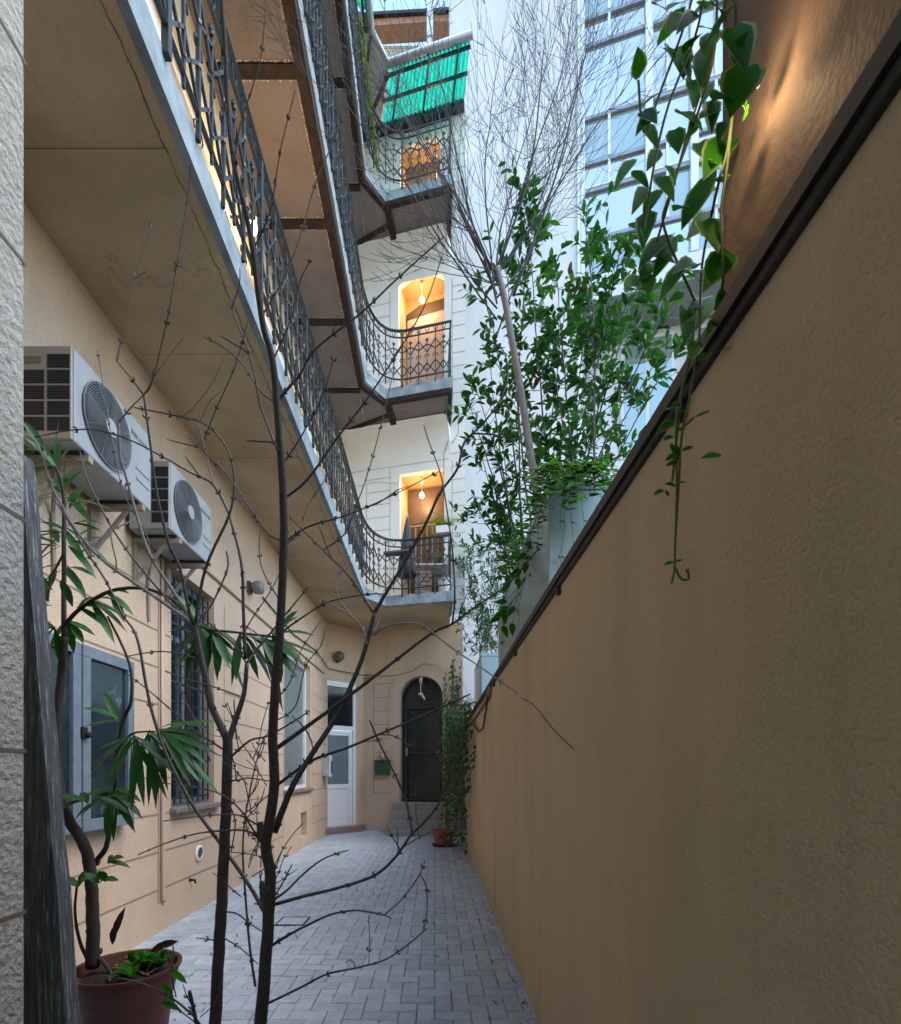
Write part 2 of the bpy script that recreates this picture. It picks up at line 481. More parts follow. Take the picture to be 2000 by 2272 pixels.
for zt in (8.60, 12.46):   # plaster coves under the two upper galleries
    lv = MB(); pr = []
    for i in range(9):
        a = math.pi/2*i/8
        pr.append((.42*(1-math.sin(a)), zt-.62*(1-math.cos(a))))
    for (d0_, z0_), (d1_, z1_) in zip(pr, pr[1:]):
        lv.quad(UW(XL,z0_,d0_+.002), UW(.326,z0_,d0_+.002), UW(.326,z1_,d1_+.002), UW(XL,z1_,d1_+.002))
    lv.add([UW(.326,z,d+.002) for d,z in pr]+[UW(.326,zt)], [tuple(range(10))])
    lv.build('cove', cream, house, smooth=False)
sl = MB()   # scored joints
def hline(fn, xa, xb, z, h=.012, d=.004):
    sl.add([fn(xa,z,d), fn(xb,z,d), fn(xb,z+h,d), fn(xa,z+h,d)], [(0,1,2,3)])
def vline(fn, x, za, zb, h=.012, d=.004):
    sl.add([fn(x,za,d), fn(x+h,za,d), fn(x+h,zb,d), fn(x,zb,d)], [(0,1,2,3)])
for base, top in ((4.9,7.9), (8.95,11.7), (12.8,14.6)):
    k = base
    while k < top:
        hline(UW, -1.49, -.97, k); hline(UW, .36, .63, k+.05); k += .28
    vline(UW, -1.49, base, top); vline(UW, -.97, base, top); vline(UW, .36, base, top)
hline(UW, -2.0, .63, 8.02)
hline(UW, -2.0, .30, 7.92)
sl.build('score_lines_upper', groove_grey, house)
sl = MB()
k = .86
while k < 3.5:
    hline(GW, -1.42, -.93, k); k += .315
vline(GW, -1.42, .86, 3.4); vline(GW, -.94, .86, 3.1)
LW = lambda y, z, d=0: Vector((XL+d, y, z))
for z in (.36, .68, 1.0, 1.31, 1.62, 1.93, 2.24, 2.55, 2.86):
    for ya, yb in ((1.5,4.38),(4.5,4.58) if 1.04<z<3.2 else (4.5,5.6),(5.75,8.0),(9.9,11.2)):
        if z < .9 or yb-ya > .3 or True: hline(LW, ya, yb, z, .011)
vline(LW, 4.38, .25, 2.9); vline(LW, 5.75, 1.0, 3.2); vline(LW, 8.0, .4, 3.3); vline(LW, 9.9, .4, 3.3)
sl.build('score_lines', groove, house)

fwg = MB(); fwg.box(-7, 3.2, -1.2, -.95, 3.05, 7.6); fwg.box(-7, 3.2, -6, -1.2, 3.05, 3.3); fwg.box(-7, -1.43, -1.2, -.95, 0, 3.05)  # unseen wing behind the camera, added to block light on the near walls
fwg.build('unseen_light_blocker', peach, house)

# gallery passages behind the lit openings
def passage(i, wallm, backs):
    a, b, c, d = OP[i]
    m = MB(); D = -.60
    e = .0
    m.quad(UW(a-e,c,-.12), UW(a-e,c,D), UW(a-e,d,D), UW(a-e,d,-.12)); m.quad(UW(b+e,c,-.12), UW(b+e,c,D), UW(b+e,d,D), UW(b+e,d,-.12))
    m.quad(UW(a,d,-.12), UW(b,d,-.12), UW(b,d,D), UW(a,d,D)); m.quad(UW(a,c,-.12), UW(b,c,-.12), UW(b,c,D), UW(a,c,D))
    m.quad(UW(a,c,D), UW(b,c,D), UW(b,d,D), UW(a,d,D))
    o = m.build('passage', wallm, house)
    backs(o, a, b, c, d, D)
def back1(o, a, b, c, d, D):
    m = MB(); z1 = c+2.05
    m.bar(UW(a+.03,(c+d)/2,D+.03), UW(a+.03,(c+d)/2+.01,D+.03), .05)
    for k in range(2):
        z0, zz = ((c, z1), (z1+.06, d-.06))[k]
        m.add([UW(a+.04,z0,D+.05), UW(b-.04,z0,D+.05), UW(b-.04,zz,D+.05), UW(a+.04,zz,D+.05)], [(0,1,2,3)])
    m.build('passage_door', orange_wood, o)
    m = MB()
    for k in range(7):
        x = a+.10+(b-a-.2)*k/6
        m.bar(UW(x,c,D+.16), UW(x,c+2.0,D+.16), .03)
    m.bar(UW(a+.05,c+2.0,D+.16), UW(b-.05,c+2.0,D+.16), .045); m.bar(UW(a+.05,c+1.0,D+.16), UW(b-.05,c+1.0,D+.16), .04)
    m.build('slatted_gate', mat('gate_wood', (.36,.22,.12), .6), o)
    m = MB(); m.add([UW(a,c,D+.02), UW(b,c,D+.02), UW(b,c+2.1,D+.02), UW(a,c+2.1,D+.02)], [(0,1,2,3)])  # flat black sheet, paints the darkness of the recess behind the gate
    m.build('black_recess_sheet', black, o)
def back2(o, a, b, c, d, D):
    m = MB(); m.add([UW(a+.04,c,D+.05), UW(b-.04,c,D+.05), UW(b-.04,d-.40,D+.05), UW(a+.04,d-.50,D+.05)], [(0,1,2,3)])
    m.build('passage_panel', pink_wall, o)
    m = MB(); m.add([UW(a+.02,d-.50,D+.06), UW(b-.02,d-.40,D+.06), UW(b-.02,d-.16,D+.06), UW(a+.3,d-.22,D+.06), UW(a+.02,d-.38,D+.06)], [(0,1,2,3,4)])
    m.bar(UW(b-.05,c,D+.07), UW(b-.05,d-.5,D+.07), .05)
    m.build('lintel_board', mat('dark_lintel', (.09,.05,.03), .8), o)
def back3(o, a, b, c, d, D):
    m = MB()
    for x in (a+.03,(a+b)/2,b-.03): m.bar(UW(x,c,D+.05), UW(x,d-.4,D+.05), .06)
    for z in (c+.7, c+1.4, d-.42): m.bar(UW(a,z,D+.05), UW(b,z,D+.05), .06)
    m.build('window_frame', mat('brown_frame', (.06,.035,.02), .6), o)
    m = MB(); m.add([UW(a,d-.75,D+.2), UW(b,d-.75,D+.2), UW(b,d,D+.2), UW(a,d,D+.2)], [(0,1,2,3)])
    m.build('upper_panel', mat('brown_panel', (.22,.15,.11), .8), o)
passage(0, ochre, back1); passage(1, ochre, back2); passage(2, ochre, back3)

# galleries
EDGE = [(-1.31,-1.5),(-1.31,9.70),(-.956,10.18),(.326,9.86)]
def rail_path():
    pts = [Vector((-1.275, y, 0)) for y in (-1.5, 9.05)]
    A, Bc, C = Vector((-1.275,9.05,0)), Vector((-1.22,10.25,0)), Vector((-.45,10.02,0))
    for i in range(1, 13):
        t = i/12; pts.append(A*(1-t)**2 + Bc*2*t*(1-t) + C*t*t)
    pts.append(Vector((.30, 9.835, 0)))
    pts.append(Vector((.30, 10.86, 0)))
    return pts
RP = rail_path()
RL = [0]
for a, b in zip(RP, RP[1:]): RL.append(RL[-1]+(b-a).length)
def rp(s, z):
    s = max(0, min(RL[-1]-1e-4, s))
    for i in range(len(RL)-1):
        if RL[i] <= s <= RL[i+1]:
            p = RP[i].lerp(RP[i+1], (s-RL[i])/(RL[i+1]-RL[i])); return Vector((p.x, p.y, z))
    return Vector((*RP[-1][:2], z))
def railing(z0, parent):
    m = MB(); top = 1.06
    zs = {'top': z0+top, 'sub': z0+top-.13, 'bot': z0+.12}
    for key, r in (('top',.025),('sub',.014),('bot',.016)):
        ss = sorted(set([0.0]+[x for x in RL]))
        m.tube([rp(x, zs[key]) for x in ss], r, 6)
    mod = .325; n = int(RL[-1]/mod); mod = RL[-1]/n
    L = lambda s0, a, s1, b, r=.006: m.bar(rp(s0, z0+a), rp(s1, z0+b), r*2.7)
    for i in range(n+1):
        s = i*mod
        thick = i % 4 == 0
        L(s, -.02, s, top, .013 if thick else .008)
        for zz in (.38, .62, .80): m.ball(rp(s, z0+zz), .021, 3)
        if i == n: break
        c = s+mod/2; e = s+mod
        L(c, .05, c, .78, .006)
        # star flower
        for k in range(4):
            a = math.pi*k/4
            L(c-.030*math.cos(a), .80-.030*math.sin(a), c+.030*math.cos(a), .80+.030*math.sin(a), .006)
        m.ball(rp(c, z0+.80), .014, 3)
        # chevrons and crossed lattice
        L(s, .62, c, .72); L(c, .72, e, .62)
        L(s, .40, c, .20); L(c, .20, e, .40)
        L(s, .15, c, .36); L(c, .36, e, .15)
        L(s, .80, c, .56); L(c, .56, e, .80)
        # scrolls
        for x in (c, e):
            for sg in (-1, 1):
                pts = [rp(x+sg*(.012+.035*math.sin(q*.55))*1.0, z0+.47+.045*math.cos(q*.62)+.012*q*(1 if x == c else .6)) for q in range(6)]
                m.tube(pts, .0078, 4)
        for x in (s, c):
            for sg in (-1, 1):
                m.tube([rp(x, z0+.93), rp(x+sg*.022, z0+.975), rp(x+sg*.040, z0+1.02), rp(x+sg*.028, z0+1.045)], .008, 4)
    for i in range(1, n, 2):
        s = i*mod
        for sg in (-1,1):
            m.tube([rp(s, z0+.10), rp(s+sg*.03, z0+.06), rp(s+sg*.055, z0+.03), rp(s+sg*.045, z0+.0)], .005, 4)
    return m.build('railing', iron, parent)

def strip(mb, path, off, zb, zt, th):
    # a band following the outer edge of a gallery, th thick, its outer face off outside the edge
    n = len(path); out = []; inn = []
    for i, p in enumerate(path):
        p = Vector((*p, 0)); ds = []
        if i: ds.append((p-Vector((*path[i-1],0))).normalized())
        if i < n-1: ds.append((Vector((*path[i+1],0))-p).normalized())
        nn = sum((Vector((d.y,-d.x,0)) for d in ds), Vector()).normalized()
        k = 1/max(.3, nn.dot(Vector((ds[0].y,-ds[0].x,0))))
        out.append(p+nn*off*k); inn.append(p+nn*(off-th)*k)
    for i in range(n-1):
        mb.add([(*out[i][:2],zb),(*out[i+1][:2],zb),(*inn[i+1][:2],zb),(*inn[i][:2],zb),(*out[i][:2],zt),(*out[i+1][:2],zt),(*inn[i+1][:2],zt),(*inn[i][:2],zt)],
               [(0,3,2,1),(4,5,6,7),(0,1,5,4),(2,3,7,6)] + ([(0,4,7,3)] if i == 0 else []) + ([(1,2,6,5)] if i == n-2 else []))

def gallery(zb, zt, first):
    poly = list(EDGE)
    if first: poly += [(.326, CG-KG*.326+.02), (-1.66, CG+KG*1.66+.02), (-2.2,12.0), (XL-.05, 11.6), (XL-.05,-1.5)]
    else: poly += [(.326, CU-KU*.326+.02), (XL-.02, CU-KU*XL+.02), (XL-.02,-1.5)]
    m = MB(); m.prism(poly, zb, zt-.012)
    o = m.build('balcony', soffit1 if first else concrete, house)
    m = MB(); strip(m, EDGE+[(.326,10.86)], .022, zb+(-.004 if first else .03), zt, .05)
    m.build('edge_trim', trimm, o)
    if first:
        m = MB()
        for y in (1.42, 2.75, 4.08, 5.41, 6.74, 8.07, 9.4): m.box(XL+.02, -1.40, y-.055, y+.055, zb-.006, zb+.01)
        m.build('patched_beam_strips', soffit1, o)
        m = MB(); random.seed(3)
        pts = []
        y = 0
        while y < 9.6:
            pts.append((-1.40+random.uniform(-.012,.012), y, zb-.003)); y += random.uniform(.03,.09)
        m.tube(pts, [random.uniform(.0008,.0028) for _ in pts], 4)
        m.build('plaster_crack', mat('crack_dark', (.06,.045,.03), 1), o)
    else:
        m = MB(); zf = zb-.008
        EB = [(-1.345,-1.5),(-1.345,9.70),(-.97,10.14),(.30,9.83)]
        strip(m, EB, 0, zb-.05, zb+.035, .09)
        for k in range(7):
            y = .86+1.5*k
            m.box(XL-.01, -1.42, y-.06, y+.06, zf-.012, zb+.02)
        m.bar((-.93,10.2,zf), (-.82,11.12,zf), .13, .05)
        m.bar((.29,9.9,zf), (.29,10.86,zf), .07, .07)
        m.bar((XL,11.28,zf), (-.95,10.55,zf), .09, .03)
        m.build('steel_beam', rust, o)
        m = MB(); random.seed(5)
        def rag(a, b, n):
            a, b = Vector(a), Vector(b)
            for i in range(n):
                p = a.lerp(b, (i+random.random())/n)
                q = p + (b-a)/n*random.uniform(.4,1.0) + Vector((random.uniform(-.012,.012), random.uniform(-.012,.012), 0))
                m.bar(p, q, random.uniform(.006,.026), .008)
        for k in range(7):
            y = .86+1.5*k
            rag((XL+.1, y+.075, zb-.002), (-1.45, y+.075, zb-.002), 26); rag((XL+.1, y-.075, zb-.002), (-1.45, y-.075, zb-.002), 26)
            rag((-1.452, y+.1, zb-.002), (-1.452, y+1.4, zb-.002), 40)
        m.build('broken_mortar', ragged, o)
    railing(zt-.012, o)
    return o
gallery(4.61, 4.80, True)
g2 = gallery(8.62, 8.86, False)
st = MB(); st.add([(-1.167,9.863,8.70),(-1.142,9.897,8.70),(-1.142,9.897,8.75),(-1.167,9.863,8.75)], [(0,1,2,3)])
for i, v in enumerate(st.v): st.v[i] = (v[0]+.021, v[1]-.016, v[2])
st.build('sticker', glow('yellow_sticker', (.5,.75,.05), 0), g2)
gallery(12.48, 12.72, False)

# green canopy over the top gallery
CE = [(-1.18,0.0),(-1.18,9.55),(-.90,10.02),(.70,9.62)]
cz0, cz1 = 15.02, 15.42
def corr(m, A, Bv, C, D, n):
    # corrugated sheet between outer edge A-B and wall edge D-C
    A, Bv, C, D = map(Vector, (A,Bv,C,D)); k = n*6
    for i in range(k+1):
        t = i/k; dz = .022*math.sin(t*n*2*math.pi)
        for j in range(2):
            p = (A.lerp(Bv,t) if j == 0 else D.lerp(C,t)); m.v.append((p.x,p.y,p.z+dz))
    b = len(m.v)-2*(k+1)
    for i in range(k):
        m.f.append((b+2*i,b+2*i+2,b+2*i+3,b+2*i+1)); m.m.append(0)
cn = MB()
corr(cn, (-1.22,0,cz0), (-1.22,9.3,cz0), (XL,9.3,cz1), (XL,0,cz1), 90)
corr(cn, (-.86,10.05,cz0), (.66,9.66,cz0), (.60,CU-KU*.6,cz1-.15), (-1.15,CU+KU*1.15,cz1-.15), 20)
can = cn.build('canopy', canopy_green, house, smooth=True)
m = MB()
for f in (.06,.45,.9):
    m.bar((-1.22+(XL+1.22)*f,0,cz0-.05+.4*f), (-1.22+(XL+1.22)*f,9.5,cz0-.05+.4*f), .04, .06)
    a = Vector((-.98,10.1,cz0-.05)).lerp(UW(-1.2,cz1-.2), f); b = Vector((.68,9.67,cz0-.05)).lerp(UW(.6,cz1-.2), f)
    m.bar(a, b, .035, .05)
for f in (.12,.5,.86):
    m.bar(Vector((-.86,10.05,cz0-.09)).lerp(Vector((.66,9.66,cz0-.09)), f), UW(-1.15+1.75*f, cz1-.24), .035, .06)
for y in (1,2.5,4,5.5,7,8.5,9.5): m.bar((-1.2,y,cz0-.08),(XL,y,cz1-.1),.04,.06)
m.bar((-1.2,9.6,cz0-.06),(-1.6,11.1,cz0+.1),.05,.08); m.bar((-.9,10.1,cz0-.06),(-1.5,11.1,cz0+.1),.06,.06)
m.bar(UW(-1.6,15.18,.06), UW(.62,15.18,.06), .12, .16)
m.build('canopy_frame', dark_paint, can)
m = MB()
m.add([(-1.20,9.35,cz0),(-.9,10.06,cz0),UW(-1.2,cz1-.16),(XL,11.4,cz1-.1),(XL,9.35,cz1)], [(0,1,2,3,4)])
m.build('corner_panel', mat('pale_corner_board', (.55,.58,.60), .6), can)
m = MB(); m.tube([(p[0]-.0,p[1],cz0+.03) for p in CE], .068, 10)
m.build('gutter', alu, can, smooth=True)

# windows of the ground floor
def window_set(parent, y0, y1, z0, z1, dep, fm, gm, cross=True):
    m = MB(); x = XL-dep; t = .06
    for a, b, c, d in ((y0,y1,z0,z0+t),(y0,y1,z1-t,z1),(y0,y0+t,z0+t,z1-t),(y1-t,y1,z0+t,z1-t),((y0+y1)/2-.035,(y0+y1)/2+.035,z0+t,z1-t),(y0+t,y1-t,z0+(z1-z0)*.72,z0+(z1-z0)*.72+.05))[:6 if cross else 4]:
        m.box(x-.02, x+.045, a, b, c, d)
    o = m.build('window', fm, parent, bevel=.004)
    m = MB(); m.quad((x,y0+.03,z0+.03),(x,y1-.03,z0+.03),(x,y1-.03,z1-.03),(x,y0+.03,z1-.03)); m.build('pane', gm, o)
    return o
w2 = window_set(house, *WIN2, .16, greywood, glass_dark)
m = MB()
y0, y1, z0, z1 = WIN2
for i in range(8):
    y = y0+.04+(y1-y0-.08)*i/7; m.bar((XL-.05,y,z0+.03),(XL-.05,y,z1-.05),.013)
random.seed(11)
for k in range(12):
    z = z0+.08+k*.178
    m.bar((XL-.05,y0+.03,z),(XL-.05,y1-.03,z),.010 if k%3 else .02)
m.build('grille', iron, w2)
m = MB(); m.box(XL-.24, XL+.07, y0-.03, y1+.06, z0-.05, z0+.004); m.build('sill', stone, w2, bevel=.012)
w3 = window_set(house, *WIN3, .13, pvc, glass_frost, False)
m = MB(); m.box(XL-.24, XL+.06, WIN3[0]-.03, WIN3[1]+.03, WIN3[2]-.05, WIN3[2]+.004); m.build('sill', redstone, w3, bevel=.008)
# shallow cabinet-like window standing proud of the wall
wy0, wy1, wz0, wz1 = 2.72, 3.86, .98, 2.18
m = MB(); m.box(XL+.001, XL+.07, wy0, wy1, wz0, wz1); w1 = m.build('shuttered_window', greywood, house)
for a, b in ((wy0, (wy0+wy1)/2-.008), ((wy0+wy1)/2+.008, wy1)):
    m = MB(); x0, x1, t = XL+.071, XL+.105, .075
    for p, q, c, d in ((a,b,wz0,wz0+t),(a,b,wz1-t,wz1),(a,a+t,wz0+t,wz1-t),(b-t,b,wz0+t,wz1-t)): m.box(x0,x1,p,q,c,d)
    s_ = m.build('sash', greywood, w1, bevel=.004)
    m = MB(); m.quad((x0+.008,a+.05,wz0+.05),(x0+.008,b-.05,wz0+.05),(x0+.008,b-.05,wz1-.05),(x0+.008,a+.05,wz1-.05)); m.build('pane', glass_dusty_streaks, s_)
m = MB(); m.box(XL+.105, XL+.118, (wy0+wy1)/2-.02, (wy0+wy1)/2+.03, 1.58, 1.65); m.ball((XL+.13,(wy0+wy1)/2+.02,1.60),.02,5); m.build('latch', black, w1)

# white plastic door on the diagonal
dd = (D1-D0).normalized(); dn = Vector((dd.y,-dd.x,0)); DW = (D1-D0).length
DP = lambda s, z, d=0: D0 + dd*s + Vector((0,0,z)) + dn*d
def dbox(m, s0, s1, z0, z1, d0, d1):
    vs = [DP(s,z,d) for s,z,d in ((s0,z0,d0),(s1,z0,d0),(s1,z0,d1),(s0,z0,d1),(s0,z1,d0),(s1,z1,d0),(s1,z1,d1),(s0,z1,d1))]
    m.add(vs, [(0,3,2,1),(4,5,6,7),(0,1,5,4),(1,2,6,5),(2,3,7,6),(3,0,4,7)])
m = MB(); t = .07; dz0, dz1, dt = .14, 3.36, 2.28
for a in ((0,t,dz0,dz1),(DW-t,DW,dz0,dz1),(t,DW-t,dz1-.12,dz1),(t,DW-t,dt,dt+.10)): dbox(m, *a, -.04, .05)
door = m.build('white_door', pvc, house, bevel=.004)
m = MB()
for a in ((t+.01,t+.11,dz0,dt-.01),(DW-t-.11,DW-t-.01,dz0,dt-.01),(t+.11,DW-t-.11,dt-.12,dt-.01),(t+.11,DW-t-.11,.98,1.08),(t+.11,DW-t-.11,dz0,dz0+.1)): dbox(m, *a, -.02, .03)
dbox(m, t+.11, DW-t-.11, dz0+.1, .98, -.02, .012)
leaf_ = m.build('door_leaf', pvc, door, bevel=.004)
m = MB(); dbox(m, t+.1, DW-t-.1, 1.07, dt-.11, -.01, .004); m.build('door_glass', glass_frost, door)
m = MB(); dbox(m, t, DW-t, dt+.1, dz1-.12, -.01, .004); m.build('transom_pane', glass_dark, door)
m = MB(); m.prism([(-2.36,11.05),(-1.62,11.78),(-1.60,12.1),(-1.85,11.9),(-2.5,11.3)], -.01, .13); m.build('door_step', redstone, house, bevel=.01)

# arched mesh door
DD = -.20
ad = MB()
for xa, xb in ((OA,OA+.055),(OB-.055,OB)):
    ad.add([GW(x,z,d) for x,z,d in ((xa,SILL,DD-.03),(xb,SILL,DD-.03),(xb,SILL,DD+.03),(xa,SILL,DD+.03),(xa,SPR+.1,DD-.03),(xb,SPR+.1,DD-.03),(xb,SPR+.1,DD+.03),(xa,SPR+.1,DD+.03))],
           [(0,3,2,1),(4,5,6,7),(0,1,5,4),(1,2,6,5),(2,3,7,6),(3,0,4,7)])
for i in range(20):
    (a,az),(b,bz) = arc[i], arc[i+1]; k = .89
    a2, az2, b2, bz2 = mid+(a-mid)*k, SPR+(az-SPR)*k, mid+(b-mid)*k, SPR+(bz-SPR)*k
    ad.quad(GW(a,az,DD+.03), GW(b,bz,DD+.03), GW(b2,bz2,DD+.03), GW(a2,az2,DD+.03)); ad.quad(GW(a2,az2,DD+.03), GW(b2,bz2,DD+.03), GW(b2,bz2,DD-.03), GW(a2,az2,DD-.03))
ad.bar(GW(OA+.03,2.92,DD+.01), GW(OB-.03,2.92,DD+.01), .07, .13)
adoor = ad.build('arched_door', dark_paint, house)
m = MB()
for x in (OA+.09, OB-.09): m.bar(GW(x,SILL+.05,DD+.015), GW(x,2.85,DD+.015), .05)
for z in (SILL+.07, 1.78, 2.83): m.bar(GW(OA+.07,z,DD+.015), GW(OB-.07,z,DD+.015), .045)
m.build('door_leaf', dark_paint, adoor)
m = MB(); k = 0
x = OA+.10
while x < OB-.08:
    h = 2.85
    m.bar(GW(x,SILL+.08,DD-.005), GW(x,h,DD-.005), .0045); x += .036
z = SILL+.1
while z < 2.83:
    m.bar(GW(OA+.09,z,DD-.002), GW(OB-.09,z,DD-.002), .0045); z += .036
x = OA+.06
while x < OB-.04:
    hh = SPR+(TOP-SPR)*math.sqrt(max(0,1-((x-mid)/ra)**2))*.9
    if hh > 2.99: m.bar(GW(x,2.98,DD-.005), GW(x,hh,DD-.005), .0045)
    x += .036
z = 3.0
while z < TOP-.05:
    q = ra*.9*math.sqrt(max(0,1-((z-SPR)/(TOP-SPR))**2)) if z > SPR else ra*.95
    m.bar(GW(mid-q,z,DD-.002), GW(mid+q,z,DD-.002), .0045); z += .036
m.build('mesh_panel', meshwire, adoor)
m = MB(); m.add([GW(OA,SILL,DD-.06), GW(OB,SILL,DD-.06), GW(OB,TOP,DD-.06), GW(OA,TOP,DD-.06)], [(0,1,2,3)]); m.build('dark_glazing', glass_dark, adoor)
m = MB(); m.bar(GW(OA+.115,1.72,DD+.05), GW(OA+.115,1.90,DD+.05), .045, .03); m.ball(GW(OA+.115,1.78,DD+.08), .022, 5); m.build('lock', alu, adoor)

# tiled steps
stp = thing('tiled_steps', (-.2,11.3,0), 'grey tiled steps rising to the arched mesh door', 'steps')
zz = [0, .125, .31, .485, .655]
m = MB(); ed = MB(); jl = MB()
for i in range(4):
    y = 10.86+.195*i; xa = -.99+.012*i
    m.box(xa, .565, y, 11.95, zz[i]+(.001 if i else -.02), zz[i+1])
    ed.box(xa-.003, .566, y-.004, y+.03, zz[i+1]-.006, zz[i+1]+.003)
    for k in range(6):
        x = xa+.06+.29*k-(.14 if i%2 else 0)
        if xa < x < .55: jl.box(x, x+.006, y-.002, y, zz[i]+.004, zz[i+1]-.008)
m.build('tread_tiles', tile, stp); ed.build('tile_edge', tile_edge, stp); jl.build('tile_joints', tile_edge, stp)

# ------------------------------------------------------------------ small fittings
def round_vent(c, r, axis, label, n=7):
    t = thing('round_vent', c, label, 'vent')
    m = MB(); m.lathe([(r,0),(r,.012),(r*.8,.02),(r*.72,.02),(r*.72,.008),(.001,.008)], c, 28, axis); m.build('rim', pvc, t, smooth=False)
    m = MB()
    for k in range(n):
        z = -r*.6+1.2*r*k/(n-1); q = math.sqrt(max(0,(r*.7)**2-z*z))
        m.box(c[0]+.009, c[0]+.014, c[1]-q, c[1]+q, c[2]+z-r*.05, c[2]+z+r*.05)
    m.build('louvres', ac_dark, t)
round_vent((XL+.002, 5.13, .56), .078, 'x', 'small round white vent grille low on the peach wall')
t = thing('tap_stub', (XL,4.95,.33), 'short rusty pipe stub poking out of the peach wall', 'pipe')
m = MB(); m.tube([(XL,4.95,.33),(XL+.05,4.95,.33),(XL+.055,4.95,.30)], .011, 8); m.build('pipe', rust, t)
m = MB(); m.lathe([(.02,0),(.02,.006)], (XL+.001,4.95,.33), 12, 'x'); m.build('flange', rust, t)
t = thing('wall_lamp', (XL,6.5,3.66), 'small grey bulkhead lamp high on the peach wall near the second air conditioner', 'lamp')
m = MB(); m.box(XL, XL+.04, 6.45, 6.55, 3.6, 3.74); m.build('mount', lamp_grey, t)
m = MB(); m.lathe([(.03,0),(.075,.04),(.085,.1),(.07,.14),(.02,.15)], (XL+.04,6.5,3.67), 20, 'x'); m.build('shade', mat('lamp_glass_dull', (.22,.22,.22), .4), t, smooth=True)
p = DP(.42, 3.90, .10)
t = thing('globe_lamp', p, 'round dark grey unlit lamp above the white door', 'lamp')
m = MB(); m.ball(p+dn*.04, .115, 10); m.build('globe', mat('globe_grey', (.13,.12,.11), .45), t, smooth=True)
m = MB(); m.lathe([(.13,0),(.13,.03)], p-Vector((0,.0,0))+dn*-.08, 20, 'y'); m.build('base', lamp_grey, t)
# meter box by the white door
t = thing('meter_box', (XL,10.95,1.3), 'pale grey meter box with a latch on the wall beside the white door', 'box')
m = MB(); m.box(XL+.001, XL+.13, 10.75, 11.05, 1.27, 1.66); m.build('body', mat('box_grey', (.45,.47,.48), .5), t, bevel=.008)
m = MB(); m.box(XL+.131, XL+.16, 10.80, 11.02, 1.25, 1.70); m.build('cover', pvc, t, bevel=.008)
m = MB(); m.box(XL+.161, XL+.175, 10.88, 10.94, 1.33, 1.58); m.bar((XL+.15,10.7,1.6),(XL+.15,11.1,1.6),.012); m.build('latch', ac_dark, t)
# mailbox and ornament
mp = GW(-1.19, 1.25)
t = thing('mailbox', mp, 'green metal mailbox on the peach wall left of the arched door', 'mailbox')
def gbox(m, xa, xb, za, zb, da, db):
    vs = [GW(x,z,d) for x,z,d in ((xa,za,da),(xb,za,da),(xb,za,db),(xa,za,db),(xa,zb,da),(xb,zb,da),(xb,zb,db),(xa,zb,db))]
    m.add(vs, [(0,3,2,1),(4,5,6,7),(0,1,5,4),(1,2,6,5),(2,3,7,6),(3,0,4,7)])
m = MB(); gbox(m,-1.35,-1.01,1.28,1.60,.001,.13); m.build('body', green_paint, t, bevel=.006)
m = MB(); gbox(m,-1.375,-.985,1.602,1.625,-.0,.16); m.build('lid', green_paint, t, bevel=.004)
m = MB(); gbox(m,-1.25,-1.11,1.55,1.57,.131,.136); gbox(m,-1.19,-1.17,1.48,1.50,.131,.142); m.build('slot', ac_dark, t)
m = MB()
for x in (-1.33,-1.03): m.ball(GW(x,1.28,.06), .015, 4)
m.build('feet', green_paint, t)
op = GW(-1.19,1.63)
t = thing('rabbit_ornament', op, 'small pale rabbit ornament on the wall over the green mailbox', 'ornament')
om = mat('ornament_plaster', (.60,.46,.33), .8)
m = MB(); m.ball(GW(-1.19,1.70,.05), .05, 7, sz=1.2); m.build('body', om, t, smooth=True)
m = MB(); m.ball(GW(-1.19,1.79,.05), .036, 7); m.build('head', om, t, smooth=True)
for s in (-1,1):
    m = MB(); m.tube([GW(-1.19+s*.018,1.81,.05), GW(-1.19+s*.028,1.86,.05), GW(-1.19+s*.022,1.90,.05)], [.012,.014,.004], 6); m.build('ear', om, t, smooth=True)
m = MB(); m.tube([GW(-1.19,1.90,.02), GW(-1.18,2.05,.01), GW(-1.19,2.12,.005)], .004, 5); m.build('hanger', cablem, t)
# small decorative house-number bracket above the lintel
bp = GW(-1.55,3.45)
t = thing('scroll_bracket', bp, 'small black scrolled iron bracket on the wall between door and arch', 'bracket')
m = MB(); m.bar(GW(-1.66,3.52,.03), GW(-1.47,3.52,.03), .012)
m.build('arm', iron, t)
m = MB()
for cx, cz in ((-1.58,3.46),(-1.52,3.45),(-1.55,3.42)):
    m.tube([GW(cx+.032*math.cos(a*.7), cz+.032*math.sin(a*.7), .03) for a in range(10)], .004, 4)
m.build('scrolls', iron, t)
# pendant with a spiral bulb under the arch
lp = GW(mid-.01, 3.48, .0)
t = thing('pendant_lamp', lp, 'unlit pendant with a white spiral bulb hanging in the arched doorway', 'lamp')
m = MB(); m.lathe([(.028,-.13),(.045,-.02),(.045,0)], lp, 14); m.build('ceiling_rose', mat('rose_cream', (.6,.5,.38), .5), t, smooth=True)
m = MB(); m.tube([lp+Vector((0,0,-.12)), lp+Vector((0,0,-.36))], .008, 6); m.build('cord', pvc, t)
m = MB(); m.lathe([(.02,-.40),(.06,-.38),(.055,-.35),(.02,-.34)], lp, 14)
m.tube([lp+Vector((.0,0,-.38)), lp+Vector((.04,-.01,-.41)), lp+Vector((.075,-.02,-.45)), lp+Vector((.085,-.02,-.50))], .020, 8); m.build('bulb', bulb_off, t, smooth=True)

